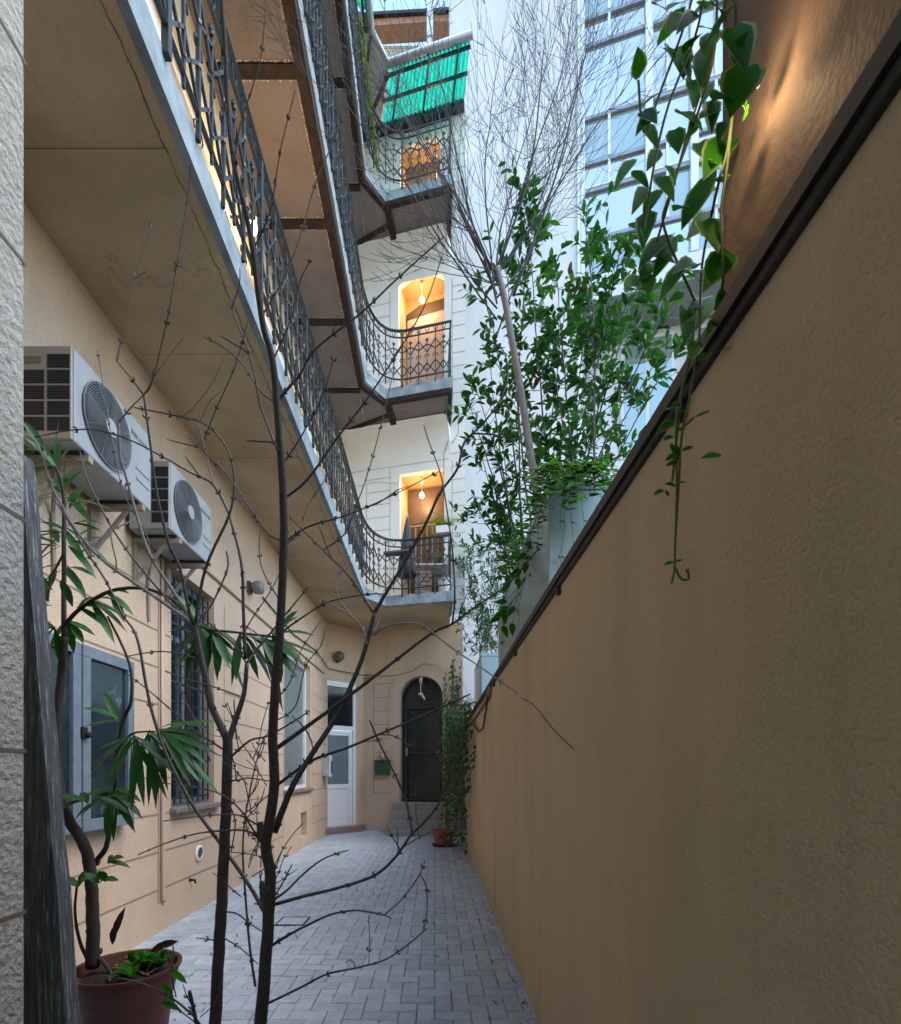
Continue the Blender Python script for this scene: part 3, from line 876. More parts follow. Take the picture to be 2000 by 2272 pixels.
# lit bulbs
def lit_bulb(p, drop, w, label):
    p = Vector(p)
    t = thing('bare_bulb', p, label, 'lamp', 'lit bulbs in the gallery passages')
    m = MB(); m.lathe([(.02,drop-.12),(.045,drop-.02),(.045,drop)], p, 12); m.build('ceiling_rose', pvc, t, smooth=True)
    m = MB(); m.tube([p+Vector((0,0,drop-.1)), p+Vector((0,0,.06))], .006, 5); m.build('cord', pvc, t)
    m = MB(); m.ball(p, .045, 8, sz=1.2); b = m.build('bulb', bulb_on, t, smooth=True); b.visible_shadow = True
    point_light('bulb_light', p+Vector((0,-.0,-.06)), w, t, .05)
    return t
lit_bulb(UW(-.335,7.36,-.24), .38, 2.6, 'lit bare bulb in the lowest gallery passage above the closed parasol')
lit_bulb(UW(-.335,11.62,-.24), .36, 2.4, 'lit bare bulb in the arched passage of the middle gallery')
lit_bulb(UW(-.02,14.10,-.24), .62, 2.4, 'lit bare bulb in the top gallery passage under the green canopy')
gp = Vector((-2.04,5.8,7.44))
t = thing('gallery_wall_lamp', gp, 'lit glass lamp on the left gallery wall behind the railing', 'lamp')
m = MB(); m.box(XL, XL+.03, 5.72, 5.88, 7.45, 7.65); m.bar((XL+.03,5.8,7.57), gp+Vector((0,0,.13)), .02); m.build('wall_arm', iron, t)
m = MB(); m.lathe([(.05,.05),(.06,.11),(.02,.13)], gp, 14); m.build('cap', iron, t)
m = MB(); m.ball(gp, .05, 8, sz=1.5); m.build('globe', bulb_on, t, smooth=True)
point_light('lamp_light', gp+Vector((.10,0,.02)), 13, t, .06, (1,.55,.20))

# cables on the walls
def cable(name, pts, r, m_, label):
    m = MB(); m.tube(pts, r, 6); return tag(m.build(name, m_, smooth=True), label, 'cable')
cable('cable', [GW(-1.6,3.62,.02),GW(-1.2,3.56,.02),GW(-.9,3.56,.02),GW(-.5,3.63,.03),GW(-.25,3.80,.03),GW(.05,3.74,.03),GW(.3,3.5,.03),GW(.40,3.1,.03),GW(.42,2.6,.03)], .009, cablem, 'brown cable looping over the arched doorway')
cable('cable', [(XL+.02,7.0,3.72),(XL+.02,8.5,3.62),(XL+.03,10.2,3.72),(XL+.03,11.2,3.60),DP(.3,3.60,.06),DP(.8,3.58,.08),GW(-1.5,3.57,.03)], .010, cable_dark, 'dark cable sagging along the peach wall to the white door')
cable('cable', [UW(-2.2,7.60,.03),UW(-1.6,7.62,.03),UW(-1.3,7.66,.04),UW(-1.0,7.60,.03),UW(-.76,7.55,.03),UW(-.75,7.2,.03)], .012, pvc, 'pale cable running to the lowest lit passage')
cable('cable', [UW(.52,8.9,.05),UW(.50,8.4,.05),UW(.36,8.2,.05),UW(.30,8.3,.05),UW(.2,8.0,.05),UW(.2,7.6,.04)], .008, cablem, 'thin cable hanging below the middle gallery beside the lit opening')
cable('conduit_pipe', [(XL+.015,4.42,3.3),(XL+.015,4.42,.27),(XL+.015,4.47,.25)], .012, peach, 'thin painted pipe running down the peach wall beside the barred window')
cable('conduit_pipe', [(XL+.02,5.2,3.42),(XL+.02,7.5,3.42),(XL+.02,10.8,3.42)], .016, peach, 'painted conduit along the peach wall under the bulkhead lamp')

# ------------------------------------------------------------------ air conditioners
def make_ac(y0, L, label, slots):
    x0, x1, z0, z1 = -2.30, -1.99, 3.19, 3.71
    t = thing('air_conditioner', (x0, y0, z0), label, 'air conditioner', 'air conditioners on the peach wall')
    m = MB(); m.box(x0, x1, y0+.012, y0+L, z0, z1); m.build('housing', ac_white, t, bevel=.012)
    m = MB(); m.box(x0+.004, x1-.006, y0-.006, y0+.011, z0+.006, z1-.006); sp = m.build('side_panel', ac_beige, t, bevel=.004)
    m = MB(); fr = MB()
    rows = 5
    for c in range(2):
        xa = x0+.035+c*.14; xb = xa+.122
        for r in range(rows):
            za = z0+.05+r*.086; zb = za+.074
            if c == 0 and r == rows-1: continue
            if not slots and c == 0: continue
            m.box(xa, xb, y0-.0085, y0-.0065, za, zb)
            for k in range(6):
                zz_ = za+.006+k*.012
                fr.box(xa, xb, y0-.011, y0-.009, zz_, zz_+.0035)
    m.build('slots', ac_dark, sp); fr.build('slot_louvres', mat('louvre_dark', (.05,.055,.06), .5), sp)
    m = MB(); m.box(x0+.05, x0+.14, y0-.009, y0-.0065, z1-.10, z1-.065); m.build('hand_grip', mat('grip_brown_plastic', (.20,.17,.12), .7), sp)  # hand grip in plain brown, darker than the side panel
    cy, cz, r = y0+.30*L/.79, (z0+z1)/2+.005, .228
    m = MB(); m.lathe([(r,.001),(r,.003),(.001,.003)], (x1,cy,cz), 40, 'x'); m.build('fan_recess', ac_dark, t)
    m = MB()
    for k in range(3):
        a = k*2.094+.4
        for q in range(5):
            a0, a1 = a+q*.2, a+(q+1)*.2
            m.add([(x1+.005+q*.002, cy+.05*math.cos(a0), cz+.05*math.sin(a0)), (x1+.005+q*.002, cy+.2*math.cos(a0), cz+.2*math.sin(a0)),
                   (x1+.007+q*.002, cy+.2*math.cos(a1), cz+.2*math.sin(a1)), (x1+.007+q*.002, cy+.05*math.cos(a1), cz+.05*math.sin(a1))], [(0,1,2,3)])
    m.build('fan_blades', mat('fan_blade_grey', (.06,.07,.08), .5), t)
    m = MB()
    for k in range(18):
        rr = .052+k*.0104
        m.tube([(x1+.024-.012*(rr/r)**2, cy+rr*math.cos(2*math.pi*i/36), cz+rr*math.sin(2*math.pi*i/36)) for i in range(37)], .0016 if k < 17 else .004, 4, cap=False)
    for k in range(8):
        a = k*math.pi/4+.2
        m.bar((x1+.022,cy+.05*math.cos(a),cz+.05*math.sin(a)),(x1+.012,cy+r*math.cos(a+.25),cz+r*math.sin(a+.25)),.003)
    m.build('fan_guard', wire, t)
    m = MB(); m.lathe([(.052,.015),(.05,.03),(.001,.031)], (x1,cy,cz), 24, 'x'); m.build('fan_hub', ac_white, t)
    m = MB()
    for k in range(2): m.box(x1+.0005, x1+.006, y0+.60*L/.79, y0+L-.03, z0+.13+k*.07, z0+.15+k*.07)
    m.build('front_ribs', ac_white, t, bevel=.002)
    cu = bpy.data.curves.new('lettering', 'FONT'); cu.body = 'STIEBEL ELTRON'; cu.size = .046; cu.extrude = .0006
    tmp = bpy.data.objects.new('lettering_curve', cu); me = bpy.data.meshes.new_from_object(tmp); bpy.data.objects.remove(tmp)
    tx = bpy.data.objects.new('lettering', me); COL.objects.link(tx); tx.parent = t
    me.materials.clear(); me.materials.append(mat('letter_grey', (.12,.13,.15), .5))
    tx.matrix_local = Matrix.Translation(Vector((x1+.0012, y0+.545*L/.79, z1-.125))-ORG[t.name]) @ Matrix(((0,0,1,0),(.56,0,0,0),(0,1,0,0),(0,0,0,1)))
    for yy in (y0+.12, y0+L-.13):
        m = MB(); m.box(XL, x1+.02, yy-.02, yy+.02, z0-.055, z0-.02); m.box(XL, XL+.03, yy-.02, yy+.02, z0-.36, z0-.055)
        m.bar((XL+.02,yy,z0-.34),(x1-.09,yy,z0-.05),.025,.02)
        m.build('wall_bracket', bracket, t)
        m = MB(); m.box(x0+.03, x1-.0, yy-.03, yy+.03, z0-.02, z0-.001); m.build('rubber_mount', ac_dark, t)
    m = MB(); m.tube([(x0+.06,y0+.2,z0),(x0+.05,y0+.22,z0-.12),(XL+.02,y0+.3,z0-.25),(XL+.015,y0+.32,z0-.6)], .012, 6); m.build('drain_hose', cablem, t)
    return t
make_ac(2.85, .79, 'white air conditioner nearest the rough pillar with slotted side panel', True)
make_ac(3.90, .73, 'smaller white air conditioner farther along over the barred window', False)

# ------------------------------------------------------------------ right boundary wall
rw = thing('boundary_wall', (.69,4,0), 'long tan stucco wall with a dark metal cap along the right of the courtyard', 'wall')
m = MB(); m.box(XR, .82, -2, 11.55, -.03, 2.205); m.build('wall_body', tan, rw)
m = MB(); m.box(.556, .60, -2, 11.52, 2.206, 2.244); m.build('cap_board', board, rw, bevel=.004)
m = MB(); m.box(.545, .87, -2, 11.5, 2.245, 2.262); m.box(.545, .553, -2, 11.5, 2.226, 2.2455); m.build('cap_flashing', flash, rw)
m = MB()
for y in (1.18, 2.35, 3.6, 4.9): m.box(.552, .60, y-.012, y+.012, 2.17, 2.2055); 
m.build('cap_clip', flash, rw)
cr = MB(); random.seed(21)
pts = [P(1035,1385,0)]
def rwp(du, dv): # a point on the face of the right wall
    y = XR*F/(du*S-U0); return Vector((XR-.002, y, H+(V0-dv*S)*y/F))
cr.tube([rwp(*q) for q in ((1040,1392),(1062,1404),(1080,1422),(1092,1440),(1108,1458),(1128,1478),(1147,1495))], .0022, 5)
cr.build('plaster_crack', mat('wall_crack_fine', (.13,.095,.065), 1), rw)
cr = MB(); cr.tube([Vector((XR-.0005, 4.89+random.uniform(-.004,.004), 1.06-.1*i)) for i in range(11)], [.0008+random.random()*.0016 for i in range(11)], 4)
cr.build('plaster_crack', mat('wall_crack', (.10,.07,.05), 1), rw)
cable('conduit_pipe', [(.55,5.15,2.20),(.545,5.3,2.12),(.545,5.7,2.13),(.545,6.6,2.11),(.55,7.6,2.10),(.545,8.8,2.12)], .022, mat('tan_conduit', (.33,.23,.16), .7), 'tan conduit running under the cap of the right wall')
cable('cable', [(.54,5.2,2.2),(.53,5.35,2.0),(.54,5.8,1.85),(.54,6.4,1.86),(.545,7.2,2.0),(.545,7.9,2.1)], .011, cable_dark, 'dark cable sagging from the cap of the right wall')

# brown upper wall at the near right with its lamp
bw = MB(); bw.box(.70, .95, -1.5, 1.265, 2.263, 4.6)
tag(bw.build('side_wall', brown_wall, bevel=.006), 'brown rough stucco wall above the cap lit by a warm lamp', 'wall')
lp = Vector((.612, 1.053, H+1508*1.053/F))
t = thing('vine_lamp', lp, 'small warm bulb hidden behind the hanging vine leaves', 'lamp')
m = MB(); m.ball(lp, .009, 6); m.build('bulb', bulb_on, t, smooth=True)
m = MB(); m.tube([lp+Vector((0,0,.010)), lp+Vector((-.004,.0,.3)), lp+Vector((.0,.0,.9))], .0015, 5); m.build('holder', flash, t)
point_light('bulb_light', lp+Vector((.015,-.002,-.004)), .24, t, .004)

# ------------------------------------------------------------------ near left rough wall and leaning post
nw = thing('gateway_wall', (-1.27,.3,0), 'coarse grey stucco gateway wall at the near left edge', 'wall')
m = MB(); m.box(-1.42, -1.12, -1.5, 1.425, -.03, 4.60); m.build('wall_body', rough_stucco, nw, bevel=.02)
m = MB()
for z in (.55, .98, 1.42, 2.05, 2.75, 3.3): m.box(-1.1205, -1.1185, -1.5, 1.42, z, z+.011)
m.build('joint_lines', mat('stucco_joint', (.16,.13,.11), 1), nw)
m = MB(); a, b = Vector((-1.174,1.62,-.02)), Vector((-1.352,1.60,2.34))
random.seed(8)
pts0 = []
for i in range(15):
    tt = i/14; c = a.lerp(b, tt); wdt = (.205-.01*tt)/2+random.uniform(-.003,.003)
    pts0 += [c+Vector((-wdt,-.025,0)), c+Vector((wdt-.004,-.03,0)), c+Vector((wdt,.025,0)), c+Vector((-wdt,.025,0))]
m.add(pts0, [(4*i+j, 4*i+(j+1)%4, 4*i+4+(j+1)%4, 4*i+4+j) for i in range(14) for j in range(4)]+[(0,1,2,3),(56,57,58,59)])
def woodmat():
    mm, nt, bb = newmat('streaked_post_wood')
    pos = N(nt, 'ShaderNodeNewGeometry').outputs['Position']
    n1 = noise(nt, stretch(nt, pos, 60, 60, 3), 1.6, 6, .65)
    n2 = noise(nt, stretch(nt, pos, 110, 110, 6), 1.0, 4, .7)
    c = mixc(nt, ramp(nt, n1, .35, .7, 0, 1), (.13,.14,.145), (.040,.044,.047))
    c = mixc(nt, ramp(nt, n2, .55, .66, 0, .85), c, (.34,.40,.43))
    nt.links.new(c, bb.inputs['Base Color']); bb.inputs['Roughness'].default_value = .9
    bn = N(nt, 'ShaderNodeBump', i_Strength=.9, i_Distance=.006); nt.links.new(n1, bn.inputs['Height']); nt.links.new(bn.outputs[0], bb.inputs['Normal'])
    return mm
tag(m.build('wooden_post', woodmat()), 'dark weathered wooden plank leaning beside the rough stucco wall', 'post')

# ------------------------------------------------------------------ plants: helpers
def leaf(mb, p, d, L, W, nrm=None, droop=.15, fold=.25, shape='lance', margin=False, segs=4):
    d = Vector(d).normalized(); nrm = Vector(nrm) if nrm else Vector((0,0,1))
    side = d.cross(nrm)
    if side.length < 1e-3: side = d.orthogonal()
    side.normalize(); up = side.cross(d).normalized()
    prof = {'lance':(.12,.75,1,.75,0), 'ovate':(.25,1,.92,.55,0), 'heart':(.55,1,.9,.5,0)}[shape]
    vs = []; k = 5 if margin else 3
    for i in range(5):
        t = i/4; c = p + d*(L*t) - Vector((0,0,1))*(droop*L*t*t); hw = W/2*prof[i]
        for j in range(k):
            q = (-1,-.80,0,.80,1)[j] if margin else (-1,0,1)[j]
            vs.append(c + side*(hw*q) + up*(fold*hw*abs(q)))
    fs = []; ms = []
    for i in range(4):
        for j in range(k-1):
            fs.append((i*k+j, i*k+j+1, (i+1)*k+j+1, (i+1)*k+j)); ms.append(1 if margin and j in (0, k-2) else 0)
    o = len(mb.v); mb.v += [tuple(v) for v in vs]; mb.f += [tuple(x+o for x in f) for f in fs]; mb.m += ms

def rv(s=1.0): return Vector((random.gauss(0,1), random.gauss(0,1), random.gauss(0,1))).normalized()*s

def smooth_pts(pts, sub=4):
    out = []; n = len(pts)
    for i in range(n-1):
        p0, p1, p2, p3 = pts[max(i-1,0)], pts[i], pts[i+1], pts[min(i+2,n-1)]
        for k in range(sub):
            t = k/sub
            out.append(.5*((2*p1)+(p2-p0)*t+(2*p0-5*p1+4*p2-p3)*t*t+(3*p1-p0-3*p2+p3)*t**3))
    out.append(pts[-1]); return out

# ------------------------------------------------------------------ two bare saplings in the foreground (traced limb by limb)
def limb(mb, pts, r0, r1, y0, y1, buds=True, n=6, twigs=0):
    k = len(pts); P3 = []
    for i, (du, dv) in enumerate(pts): P3.append(P(du, dv, y0+(y1-y0)*i/(k-1)))
    sp = smooth_pts(P3, 4); q = len(sp)
    rad = [.86*(r0+(r1-r0)*(i/(q-1))**.8)*S/2*(y0+(y1-y0)*i/(q-1))/F for i in range(q)]
    sp = [p+rv(rad[i]*.07) for i, p in enumerate(sp)]
    mb.tube(sp, rad, n)
    if buds:
        acc = 0; nxt = random.uniform(.03,.06)
        for i in range(1, q):
            acc += (sp[i]-sp[i-1]).length
            while acc > nxt:
                d = (sp[i]-sp[i-1]).normalized(); s = d.cross(rv()).normalized(); r = rad[i]
                p = sp[i]-d*random.uniform(0,(sp[i]-sp[i-1]).length)
                for sg in (-1,1):
                    b = random.uniform(.004,.0095)
                    mb.tube([p+s*sg*r*.6, p+s*sg*(r+b*.5)+d*b*.55, p+s*sg*(r+b*.6)+d*b*1.3], [min(.0032,r*.9),.0028,.0006], 4, False)
                if twigs and random.random() < twigs:
                    s2 = (s*random.choice((-1,1))+d*.8+Vector((0,0,.3))).normalized(); Lt = random.uniform(.04,.14); tp = [p]
                    for j in range(4): s2 = (s2+rv(.22)).normalized(); tp.append(tp[-1]+s2*Lt/4)
                    mb.tube(tp, [min(.0022,r)]*4+[.001], 4)
                nxt += random.uniform(.045,.14)
    return sp

random.seed(17)
yA, yB = 1.56, 1.46
A_tr = [(428,2120),(430,2044),(437,1900),(443,1800),(448,1700),(452,1600),(455,1500),(454,1462)]
A_limbs = [  # points, width at start and end in picture units, depth at start and end, pale
 ([(454,1478),(437,1440),(422,1405),(407,1336),(395,1282),(389,1250)],20,14,yA,yA,0),
 ([(389,1250),(380,1228),(359,1133),(342,1098),(324,1035),(310,964),(299,876),(287,788)],9,5,yA,yA-.15,0),
 ([(287,788),(262,755),(232,718)],5,3,yA-.15,yA-.2,0),([(234,718),(240,690),(254,630),(275,540),(303,447)],4,2.2,yA-.2,yA-.3,1),
 ([(287,788),(303,764),(328,665),(345,581),(377,380),(380,330)],4,2,yA-.15,yA-.3,0),
 ([(237,843),(265,810),(289,785),(317,739),(373,665)],5,2,yA-.1,yA-.2,1),
 ([(237,841),(239,904),(253,954),(275,1035),(299,1105),(338,1168),(384,1235)],6,8,yA-.1,yA,1),
 ([(387,1246),(338,1211),(282,1172),(211,1123),(158,1066),(116,996),(95,947),(85,911),(67,876)],9,4,yA,yA-.2,1),
 ([(387,1253),(301,1158),(227,1059),(174,954),(160,900)],7,3,yA,yA+.15,0),
 ([(391,1245),(422,1207),(454,1137),(452,1100)],6,4,yA,yA-.1,1),
 ([(391,1242),(404,1160),(422,1105),(458,1028),(468,964),(458,904),(429,862),(398,841),(352,830),(268,813)],8,3,yA,yA-.1,0),
 ([(458,1028),(426,968),(380,943),(331,915),(264,880),(197,859),(137,859),(70,873)],5,3,yA,yA-.25,0),
 ([(426,968),(408,890),(394,841)],4,3,yA,yA-.05,1),([(408,878),(430,820),(470,730),(495,640)],3,2,yA,yA-.2,0),
 ([(400,842),(420,800),(441,782)],3,2.5,yA,yA-.05,1),([(352,836),(380,820),(420,770),(450,710)],3.5,2,yA,yA-.1,1),
 ([(458,1028),(482,1123),(486,1211),(490,1316)],6,9,yA,yA,0),
 ([(457,1478),(472,1432),(487,1386),(493,1324)],16,10,yA,yA,0),
 ([(493,1324),(510,1300),(537,1267),(580,1215),(620,1165)],7,3,yA,yA+.1,0),([(491,1322),(470,1290),(441,1263),(400,1228)],5,3.5,yA,yA,0),
 ([(397,1318),(376,1309),(326,1300),(280,1305),(249,1311)],4.5,2.5,yA,yA-.1,0),
 ([(445,1495),(384,1455),(338,1413),(292,1374),(253,1344)],5,2.5,yA,yA-.15,0),
 ([(460,1512),(499,1478),(537,1468),(599,1432),(618,1418)],6,3,yA,yA-.15,0),
 ([(457,1559),(480,1556),(499,1553),(537,1559)],4.5,3,yA,yB,0),
 ([(480,1390),(422,1369),(384,1359),(330,1340)],4,2.5,yA,yA-.1,0),
 ([(449,1820),(472,1823),(499,1843),(522,1858)],4.5,3,yA,yB,0),([(443,1870),(480,1892),(515,1924)],4,2.5,yA,yB+.05,0),([(443,1880),(420,1875),(392,1872)],4,2.5,yA,yA-.05,0),
 ([(455,1600),(470,1640),(462,1700)],4,3,yA,yA,0),
 ([(420,1520),(392,1440),(365,1390),(350,1330)],3.5,2,yA+.05,yA+.1,0),
 ([(468,1300),(500,1240),(540,1180),(570,1120)],4,2,yA,yA+.1,0),
 ([(300,1105),(290,1060),(240,960),(195,700)],3,2,yA+.15,yA+.2,0),
 ([(165,1100),(200,1075),(240,1050),(275,1035)],4,3,yA-.1,yA,1),
]
B_tr = [(518,2120),(520,2044),(528,1950),(535,1850),(540,1750),(531,1690),(538,1640),(548,1560),(545,1480),(548,1400),(556,1300),(562,1200),(566,1100),(566,1000),(560,900),(552,800),(545,720),(528,660),(515,580),(505,500),(490,420),(468,330),(455,220),(450,100),(440,-40)]
B_limbs = [
 ([(548,1660),(575,1590),(601,1539),(674,1425),(722,1316),(748,1222)],19,10,yB,yB-.05,0),
 ([(748,1222),(765,1193),(807,1123),(850,1045),(878,985),(913,936),(927,883),(962,848),(998,799),(1013,746),(1005,700),(976,679)],10,2.5,yB-.05,yB-.15,0),
 ([(748,1225),(698,1151),(645,1098),(578,1031)],8,3,yB-.05,yB+.2,0),
 ([(552,1494),(620,1445),(702,1385),(761,1340),(860,1265),(903,1245),(955,1207),(1012,1168),(1061,1112),(1078,1091)],11,2.5,yB,yB-.2,0),
 ([(903,1245),(908,1193),(904,1105),(895,1035),(887,982),(878,940),(857,883),(846,848)],5,2.2,yB-.12,yB-.2,0),
 ([(746,1267),(766,1252),(795,1245),(836,1245),(864,1263),(905,1295),(966,1336),(1035,1385)],7,2.5,yB-.05,yB-.25,1),
 ([(552,1568),(621,1519),(690,1494),(751,1468),(824,1437),(905,1401),(939,1385)],8,4,yB,yB-.1,0),
 ([(761,1466),(783,1468),(804,1478),(822,1492)],3.5,2.5,yB-.05,yB-.05,0),
 ([(738,1437),(759,1486),(791,1551),(811,1600),(819,1640),(823,1661)],4,6,yB-.1,yB-.1,0),
 ([(545,1806),(609,1788),(661,1776),(722,1758),(759,1740),(791,1709),(819,1669),(848,1640),(876,1604),(896,1547),(900,1498),(898,1458),(888,1429)],10,3,yB,yB-.2,0),
 ([(876,1604),(913,1559),(951,1508)],4,2.5,yB-.12,yB-.15,0),([(799,1695),(785,1672),(773,1650)],3.5,2.5,yB-.1,yB-.1,0),([(807,1689),(836,1672),(866,1656)],4,2.5,yB-.1,yB-.05,0),([(896,1540),(885,1515),(876,1500)],3.5,2.2,yB-.15,yB-.15,0),
 ([(538,1890),(580,1864),(621,1843),(661,1825),(706,1817),(742,1821),(769,1827),(781,1833)],8,3,yB,yB-.2,0),
 ([(769,1825),(807,1790),(840,1742),(848,1717)],4,2.2,yB-.2,yB-.2,0),([(840,1746),(852,1774),(852,1823),(846,1855)],3,2.5,yB-.2,yB-.2,0),
 ([(530,2005),(600,1971),(653,1944),(710,1932),(767,1916),(815,1885),(852,1853)],7,3,yB,yB-.25,0),
 ([(736,1926),(738,1880),(736,1827)],2.2,1.8,yB-.2,yB-.2,0),([(708,1932),(707,1922),(697,1916),(690,1922)],2.5,2,yB-.2,yB-.2,0),
 ([(540,1800),(572,1778),(605,1745),(641,1717),(674,1703),(696,1697)],6,3,yB,yB-.15,0),([(540,1800),(560,1770),(583,1726)],4.5,3,yB,yB-.05,0),
 ([(553,802),(580,770),(599,749),(630,697),(723,623),(789,560),(887,472)],8,3,yB-.06,yB-.25,0),
 ([(521,634),(563,563),(595,486),(630,366),(648,324),(687,229)],5,2.5,yB-.12,yB-.3,1),
 ([(566,996),(614,957),(674,873),(726,806),(783,721),(845,616),(880,520)],7,2.5,yB,yB-.2,0),
 ([(645,1098),(688,1066),(709,1017),(737,936),(758,859),(786,742)],3.5,2,yB+.15,yB+.1,0),
 ([(566,1084),(614,1052),(684,1031),(737,1010),(797,982),(878,940)],5,2.2,yB,yB-.2,0),
 ([(562,1262),(610,1228),(660,1200),(737,1186),(769,1186)],5,2.5,yB,yB-.1,0),
 ([(733,1285),(723,1253),(695,1221),(674,1189),(674,1151),(700,1110)],5.5,3,yB-.05,yB,1),
 ([(556,904),(521,813),(507,742),(489,682),(468,630),(452,560)],6,2.5,yB-.02,yB-.1,0),
 ([(548,802),(518,778),(489,732),(451,697),(408,672)],5,2.5,yB-.05,yB,0),
 ([(562,1080),(528,1056),(458,954),(416,911),(377,873)],5.5,2.5,yB,yB+.1,0),
 ([(433,1674),(384,1605),(334,1509),(307,1432),(292,1367),(280,1298),(268,1259),(246,1228),(211,1158),(165,1088),(130,1017),(95,957)],9,4,yB+.15,yB+.2,0),
 ([(531,1825),(495,1762),(457,1708),(433,1674)],11,9,yB,yB+.15,0),
 ([(528,1690),(499,1660),(441,1658),(384,1666),(326,1685),(276,1706)],6,2.5,yB,yB-.15,0),([(520,1650),(480,1628),(441,1626),(384,1631),(326,1639)],5,2.5,yB,yB-.15,0),
 ([(528,1690),(505,1655),(480,1616),(441,1585),(384,1570),(318,1562)],6,2.5,yB,yB-.1,0),
 ([(510,1969),(499,1892),(491,1797),(485,1701),(491,1624),(510,1528),(518,1505)],7,3,yB+.05,yB+.1,0),
 ([(530,1690),(521,1660),(520,1640)],17,14,yB,yB,0),([(533,1820),(524,1790),(523,1758)],15,11,yB,yB,0),
 ([(566,1090),(600,1060),(615,1010),(660,940),(690,880)],4,2,yB,yB+.1,0),
 ([(560,930),(590,890),(640,800),(665,720)],4.5,2,yB-.03,yB-.2,0),([(545,720),(580,640),(600,560),(620,520)],4,2,yB-.08,yB-.2,0),
 ([(505,500),(540,420),(560,300),(590,180)],4,2,yB-.14,yB-.3,0),([(468,330),(480,250),(520,120),(530,0)],4,2,yB-.18,yB-.3,0),
 ([(490,420),(470,380),(462,280),(430,150)],4,2,yB-.15,yB-.3,0),
 ([(548,1400),(580,1360),(600,1300),(640,1240)],4,2,yB,yB+.1,0),([(550,1350),(520,1300),(500,1260)],4,2,yB,yB,0),
 ([(560,1200),(530,1150),(518,1110),(520,1060)],4,2,yB,yB,0),
 ([(548,1440),(590,1410),(610,1330),(640,1290),(650,1250)],3.5,2,yB+.05,yB+.1,0),
]
random.seed(19)
for k in range(26):
    x0, y0_ = random.uniform(470,545), random.uniform(1480,1800); a = random.uniform(-2.4,-.6); L_ = random.uniform(40,130); q = [(x0,y0_)]
    for i in range(4): a += random.uniform(-.25,.25); q.append((q[-1][0]+L_/4*math.cos(a), q[-1][1]+L_/4*math.sin(a)))
    B_limbs.append((q, 3.2, 2, yB+random.uniform(-.05,.15), yB+random.uniform(-.1,.2), 0))
def sapling(trunk, limbs, r0, r1, y0, y1, loc, label):
    t = thing('bare_sapling', loc, label, 'tree', 'bare saplings in the foreground')
    m = MB(); limb(m, trunk, r0, r1, y0, y1, False, 10)
    for j in range(len(trunk)-2):   # knots
        q = P(*trunk[j+1], y0+(y1-y0)*(j+1)/(len(trunk)-1)); m.ball(q+rv(.008), .009 if j < 5 else .005, 4)
    root = Vector(P(*trunk[0], y0)); m.tube([Vector((root.x,root.y,-.03)), root], [r0*S/2*y0/F*1.15, r0*S/2*y0/F], 10)
    m.build('trunk', bark, t, smooth=True)
    m = MB(); p = MB()
    for pts, a, b, ya, yb, pale in limbs: limb(p if pale else m, pts, a, b, ya, yb, True, 6, .12)
    m.build('branches', twigm, t, smooth=True); p.build('pale_branches', palet, t, smooth=True)
    return t
sapling(A_tr, A_limbs, 29, 22, yA, yA, (-.75,1.56,0), 'left bare sapling whose forked trunk stands beside the flower pot')
def by(p): return p
sapling(B_tr, B_limbs, 31, 9, yB, yB-.22, (-.5,1.46,0), 'right bare sapling with the tall trunk reaching past the lit gallery lamp')
t = thing('cut_shoots', P(400,2060,1.35), 'low cut shoots with bare twigs in front of the red pot', 'shrub')
m = MB()
for pts, a, b, ya, yb in (([(420,2100),(399,2044),(368,2011),(326,1981),(269,1958),(215,1950)],6,3,1.40,1.30),([(400,2110),(392,2044),(385,2005),(378,1978)],9,8,1.40,1.38),([(385,2010),(372,1985),(366,1965)],3,2,1.38,1.38),([(400,2030),(430,2000),(440,1960)],3,2,1.4,1.4),([(395,2044),(350,2010),(330,1990)],3,2,1.38,1.3)):
    limb(m, pts, a, b, ya, yb)
m.build('stems', twigm, t, smooth=True)

# ------------------------------------------------------------------ potted oleander
random.seed(23)
pc = Vector((-1.46,2.46,0)); rz = .45
pot = thing('flower_pot', pc, 'large dark red plastic pot at the lower left holding the oleander', 'pot')
m = MB(); m.lathe([(.15,.0),(.16,.01),(.196,rz-.15),(.199,rz-.145),(.2005,rz-.14),(.226,rz-.022),(.234,rz-.018),(.236,rz-.002),(.231,rz),(.218,rz-.004),(.205,rz-.05),(.001,rz-.052)], pc, 48); m.build('body', terracotta, pot, smooth=False)
m = MB(); m.lathe([(.207,rz-.06),(.18,rz-.035),(.10,rz-.015),(.001,rz-.01)], pc, 30); m.build('soil', soil, pot, smooth=True)
ol = thing('oleander', pc+Vector((0,0,rz)), 'potted oleander with thick twisted stem and long narrow green leaves', 'plant')
m = MB()
limb(m, [(185,1930),(186,1850),(184,1780),(178,1720),(165,1680),(140,1640),(125,1600),(115,1540),(112,1480),(118,1400),(125,1330),(128,1270)],30,17,2.42,2.2,False,10)
limb(m, [(190,1720),(212,1690),(225,1620),(232,1560),(236,1490),(250,1430),(262,1400),(262,1340),(245,1290),(215,1230)],13,5,2.42,2.2,False,7)
limb(m, [(128,1275),(128,1200),(128,1120),(128,1050),(128,1000),(122,960),(110,930)],12,6,2.2,2.1,False,7)
limb(m, [(178,1920),(160,1880),(150,1820),(155,1760)],9,5,2.42,2.4,False,6)
limb(m, [(128,1250),(160,1215),(220,1180),(290,1175),(350,1200),(400,1250),(470,1262),(540,1270)],10,5,2.2,1.9,False,7)
limb(m, [(195,1910),(215,1930),(230,1960)],12,8,2.42,2.38,False,7)
limb(m, [(230,1570),(238,1500),(262,1465),(310,1460)],7,4,2.35,2.2,False,6)
